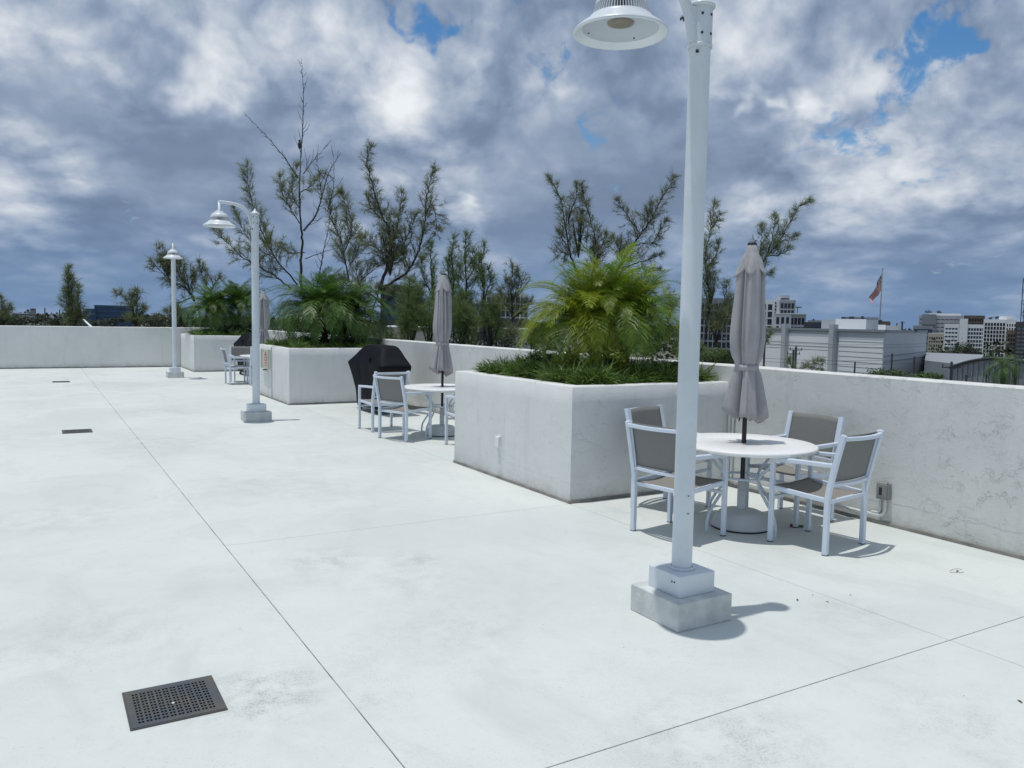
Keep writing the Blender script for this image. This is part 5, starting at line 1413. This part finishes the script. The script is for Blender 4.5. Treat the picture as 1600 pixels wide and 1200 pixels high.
vs = [M @ Vector((x, .0, z)) for x, z in pr]+[M @ Vector((x, -40, z)) for x, z in pr]; mb.add(vs, [(i, ns+1+i, ns+2+i, i+1) for i in range(ns)])
wcl = mat('grey ribbed cladding', (.27, .295, .32), .6, var=.1, vscale=.3)
mb.build('walls', wcl, root)
rb = MB()
k = 0.15
while k < L:
    zt_ = z0+(z1-z0)*(1-(2*k/L-1)**2); rb.box(k-.04, k+.04, .004, .06, GZ, zt_-.1, M); k += .5
ro = rb.build('ribs', wcl, root); ro['kind'] = 'stuff'
ed = MB(); ed.tube([tuple(M @ Vector((x, .1, z+.05))) for x, z in pr], .09, 6); ed.build('roof_trim', m_fdark, root)
for px in (1513, 1545): box_at(root, px, px+2.5, 586, 58 if px < 1530 else 56.5, .3, m_fdark, 'door')
root = empty('flat_roof_shed'); tag(root, 'flat roofed grey shed between the warehouse and the arched one', 'building', 'far buildings')
A_ = az(1448, 84); B_ = az(1530, 74); mb = MB(); prism(mb, [A_, B_, az(1540, 110), az(1450, 112)], GZ, zz(1470, 565, 82)); mb.build('walls', m_fgrey, root)
box_at(root, 1462, 1490, 563, 86, 6, m_fwhite, 'skylight', ybot=566)

# high rise cluster, right
def hr(label, px0, px1, ytop, d, cols, floors, mw, mg, back=18, **k): return bldg('high_rise', label, px0, px1, ytop, d, d, back, cols, floors, mw, mg, **k)
root = hr('wide grey block with a white roof garden at the left of the far cluster', 1436, 1503, 493, 420, 10, 9, m_fgrey2, m_fgrey, vbar=.2, hbar=.7)[0]
box_at(root, 1450, 1500, 489.5, 421, 12, m_fwhite, 'roof_terrace', ybot=493)
box_at(root, 1440, 1462, 491, 418, 4, m_fgrey, 'upper_wall', ybot=507)
hr('low block with blue glass band left of the grey block', 1428, 1457, 509, 380, 8, 4, m_fgrey, m_glassb, vbar=.1, hbar=.3)
hr('cream low block with square windows under the grey block', 1452, 1478, 521, 330, 7, 6, m_fcream, m_glassd, vbar=.4, hbar=.45)
hr('white block with strip windows left of the white tower', 1477, 1497, 506, 300, 4, 9, m_fwhite, m_glassb, vbar=.2, hbar=.55)
root = hr('white balconied block with a taller white stair tower', 1504, 1539, 507, 300, 8, 9, m_fwhite, m_glassb, vbar=.2, hbar=.30)[0]
box_at(root, 1499, 1512, 498, 299, 12, m_fwhite, 'stair_tower')
hr('brown brick block peeping above the white balconied block', 1506, 1537, 493, 400, 8, 8, m_fbrick, m_glassd, vbar=.3, hbar=.4)
root = hr('tall gridded block with dark windows in the far cluster', 1538, 1571, 499, 290, 7, 11, m_fwhite, m_glassd, vbar=.22, hbar=.16)[0]
box_at(root, 1560, 1585, 494.5, 300, 10, m_fwhite, 'roof_house', ybot=500)
hr('white and brick corner block right of the gridded block', 1572, 1588, 500, 280, 4, 11, m_fwhite, m_glassd, vbar=.45, hbar=.35)
root = hr('brick lower front of the corner block', 1575, 1588, 516, 276, 3, 8, m_fbrick, m_glassd, vbar=.35, hbar=.3)[0]
hr('dark striped slab at the right edge of the view', 1589, 1625, 503, 200, 5, 14, m_fdark, m_fgrey2, vbar=.1, hbar=.4)
# roof plants on the cluster
for i, (px, yb, d, w) in enumerate([(1451, 489, 420, 5), (1468, 489, 420, 4), (1559, 497, 288, 5), (1548, 498, 288, 3)]):
    c = at(px, yb-1, d); s = d/1257; t = empty('roof_shrub', (c.x, c.y, c.z)); tag(t, ['dark shrub on the left end of the grey block roof', 'small shrub on the middle of the grey block roof', 'dark shrub on top of the gridded block', 'small shrub on the left of the gridded block roof'][i], 'shrub', 'shrubs on far roofs')
    leaf_cloud(160, (0, 0, 0), (w*s, w*s, w*.7*s), 2.0*s, m_leafd, 'foliage', t, 'stuff', lump=8)
# lattice crane mast at the edge
t = empty('crane_mast'); tag(t, 'thin lattice crane mast rising at the right edge of the view', 'crane')
c = at(1598, 540, 170); mb = MB(); hz_ = zz(1600, 420, 170)
for dx, dy in ((-.5, -.5), (.5, -.5), (.5, .5), (-.5, .5)): mb.bar((c.x+dx, c.y+dy, GZ), (c.x+dx, c.y+dy, hz_), .12)
mb.build('chords', m_fdark, t); mb = MB(); z = GZ+1; sgn = 1
while z < hz_-1.2:
    mb.bar((c.x-.5*sgn, c.y-.5, z), (c.x+.5*sgn, c.y-.5, z+1.2), .07); mb.bar((c.x-.5, c.y-.5*sgn, z), (c.x-.5, c.y+.5*sgn, z+1.2), .07); z += 1.2; sgn = -sgn
mb.build('lacing', m_fdark, t)

# flagpole and flag
fb = at(1374, 515, 115); t = empty('flagpole', (fb.x, fb.y, GZ)); tag(t, 'tall thin flagpole rising behind the white warehouse', 'flagpole')
ftop = zz(1378, 411, 115); MB().tube([(0, 0, 0), (0, 0, ftop-GZ)], [.13, .07], 10).build('pole', m_fgrey2, t); MB().lathe([(0, -.1), (.12, 0), (0, .1)], 10).build('finial', m_fgrey2, t, loc=(0, 0, ftop-GZ+.1))
m_fr = mat('flag red', (.42, .015, .03), .8); m_fw = mat('flag white', (.62, .60, .58), .8); m_fbl = mat('flag navy', (.015, .02, .07), .8)
s = 115/1257; side = Vector((-RT.x, -RT.y, 0)).normalized(); dep = Vector((FW.x, FW.y, 0)).normalized()
nu, nv = 24, 13; vs = []; top0 = ftop-GZ-.7
for j in range(nv+1):
    for i in range(nu+1):
        u = i/nu; v = j/nv
        hx = (u*17.0+2.5*math.sin(u*5)*u)*s*(1-.25*v) + (1-u)*0; hx = (u**.9)*17*s*(.75+.25*(1-v)) - .05*math.sin(9*u+3*v)
        hz2 = -(v*26*s*(1-.62*u)) - (u**1.1)*41*s*.92
        dz = .45*math.sin(8*u+2.5*v)*(.3+u)
        p_ = side*hx+dep*dz; vs.append((p_.x, p_.y, top0+hz2))
fl = MB()
for j in range(nv):
    for i in range(nu):
        mi = 2 if (i < nu*.40 and j < 7) else (0 if j % 2 == 0 else 1)
        a = j*(nu+1)+i; fl.add([vs[a], vs[a+1], vs[a+nu+2], vs[a+nu+1]], [(0, 3, 2, 1)], True, mi)
fo = fl.build('flag', [m_fr, m_fw, m_fbl], loc=(fb.x, fb.y, GZ)); tag(fo, 'American flag with stripes and stars drooping from the far flagpole', 'flag')
stv = MB()
for j in range(9):
    for i in range(6 if j % 2 == 0 else 5):
        u = (.03+.06*i+(0 if j % 2 == 0 else .03)); v = (j+.8)*(7/13)/9.6
        a = int(v*nv)*(nu+1)+int(u*nu); q = Vector(vs[a])-dep*.03; w = .07
        stv.add([q+Vector((0, 0, w)), q+side*w, q-Vector((0, 0, w)), q-side*w], [(0, 1, 2, 3)])
so2 = stv.build('stars', m_fw, fo)
# utility poles and wires
def upole(px, ytop, d, r, label, wood=False, arm=True):
    b = at(px, ytop, d); t = empty('utility_pole', (b.x, b.y, GZ)); tag(t, label, 'utility pole', 'utility poles beyond the wall')
    h = b.z-GZ; MB().tube([(0, 0, 0), (0, 0, h)], [r, r*.8], 10).build('pole', m_fdark, t)
    if arm:
        k = side; MB().bar(k*.5+Vector((0, 0, h-.3)), -k*.5+Vector((0, 0, h-.3)), .06).build('crossarm', m_fdark, t)
        for q in (-.45, .45): MB().tube([k*q+Vector((0, 0, h-.27)), k*q+Vector((0, 0, h-.12))], .03, 6).build('insulator', m_fdark, t)
    return t
upole(1195, 533, 45, .07, 'thin dark pole right beside the nearest umbrella', arm=False)
upole(1240, 547, 62, .10, 'shorter cross armed pole in front of the warehouse')
upole(1244, 541, 64, .10, 'taller cross armed pole in front of the warehouse')
upole(1336, 565, 40, .05, 'thin dark pole before the louvred bay', arm=False)
upole(1394, 552, 48, .06, 'thin pale pole before the grey warehouse side', arm=False)
upole(1429, 557, 42, .06, 'dark post right of centre before the grey warehouse side', arm=False)
upole(1487, 565, 42, .07, 'dark post in front of the arched warehouse end')
upole(1410, 502, 150, .18, 'small cross armed pole on the skyline right of the warehouse')
upole(1271, 498, 200, .2, 'small cross armed pole on the skyline left of the warehouse')
upole(70, 481, 300, .25, 'single mast standing on the left horizon', arm=False)
upole(93, 484, 400, .3, 'fainter mast on the left horizon near the narrow casuarina', arm=False)
upole(1588, 568, 45, .09, 'grey lamp mast before the arched warehouse', arm=False)
t = empty('overhead_wires'); tag(t, 'parallel overhead wires crossing in front of the warehouse', 'wires')
for y0, y1, d in ((531, 537, 70), (536, 541, 70), (557, 561, 66), (562, 567, 66)):
    A = at(1150, y0, d); B = at(1452, y1, d); pts = [A.lerp(B, i/12)-Vector((0, 0, .25*math.sin(PI*i/12))) for i in range(13)]
    MB().tube([tuple(q) for q in pts], .012, 4).build('wire', m_fdark, t)
# palm in front of the arched warehouse
c = at(1568, 574, 45); t = empty('palm_tree', (c.x, c.y, GZ)); tag(t, 'palm with feathery dark crown before the arched warehouse', 'palm')
h = c.z-GZ; MB().tube([(0, 0, 0), (.05, 0, h*.5), (0, 0, h)], [.16, .12, .11], 10).build('trunk', m_bark, t)
for i in range(22):
    a = i*2.4; el = R(70)-R(95)*(i/22); o = bpy.data.objects.new('frond', FR['d'][min(4, 1+int(i/6))]); C.objects.link(o); o.parent = t; o.scale = (1.15, 1.15, 1.15)
    o.location = (0, 0, h); o.rotation_euler = Euler((0, -el, a), 'XYZ')
# white slanted board behind the far wall
ob = MB().bar(tuple(at(129, 498, 60)), tuple(at(144, 512, 52)), .12, .06).build('white_railing', m_fwhite); tag(ob, 'short white slanted rail just behind the far wall', 'railing')
# bird on the bare leader
bp = at(468, 227, 27); t = empty('bird', tuple(bp)); tag(t, 'small dark bird perched on the bare top of the tallest casuarina', 'bird')
MB().lathe([(0, -.13), (.03, -.11), (.055, -.04), (.06, .03), (.045, .09), (.03, .12), (.035, .15), (.025, .18), (0, .19)], 12).build('body', m_bolt, t)
MB().bar((0, 0, .16), tuple(Vector((0, 0, .16))+side*.06), .012).build('beak', m_bolt, t); MB().bar((0, 0, -.1), tuple(Vector((0, 0, -.25))-side*.04), .03, .01).build('tail', m_bolt, t)
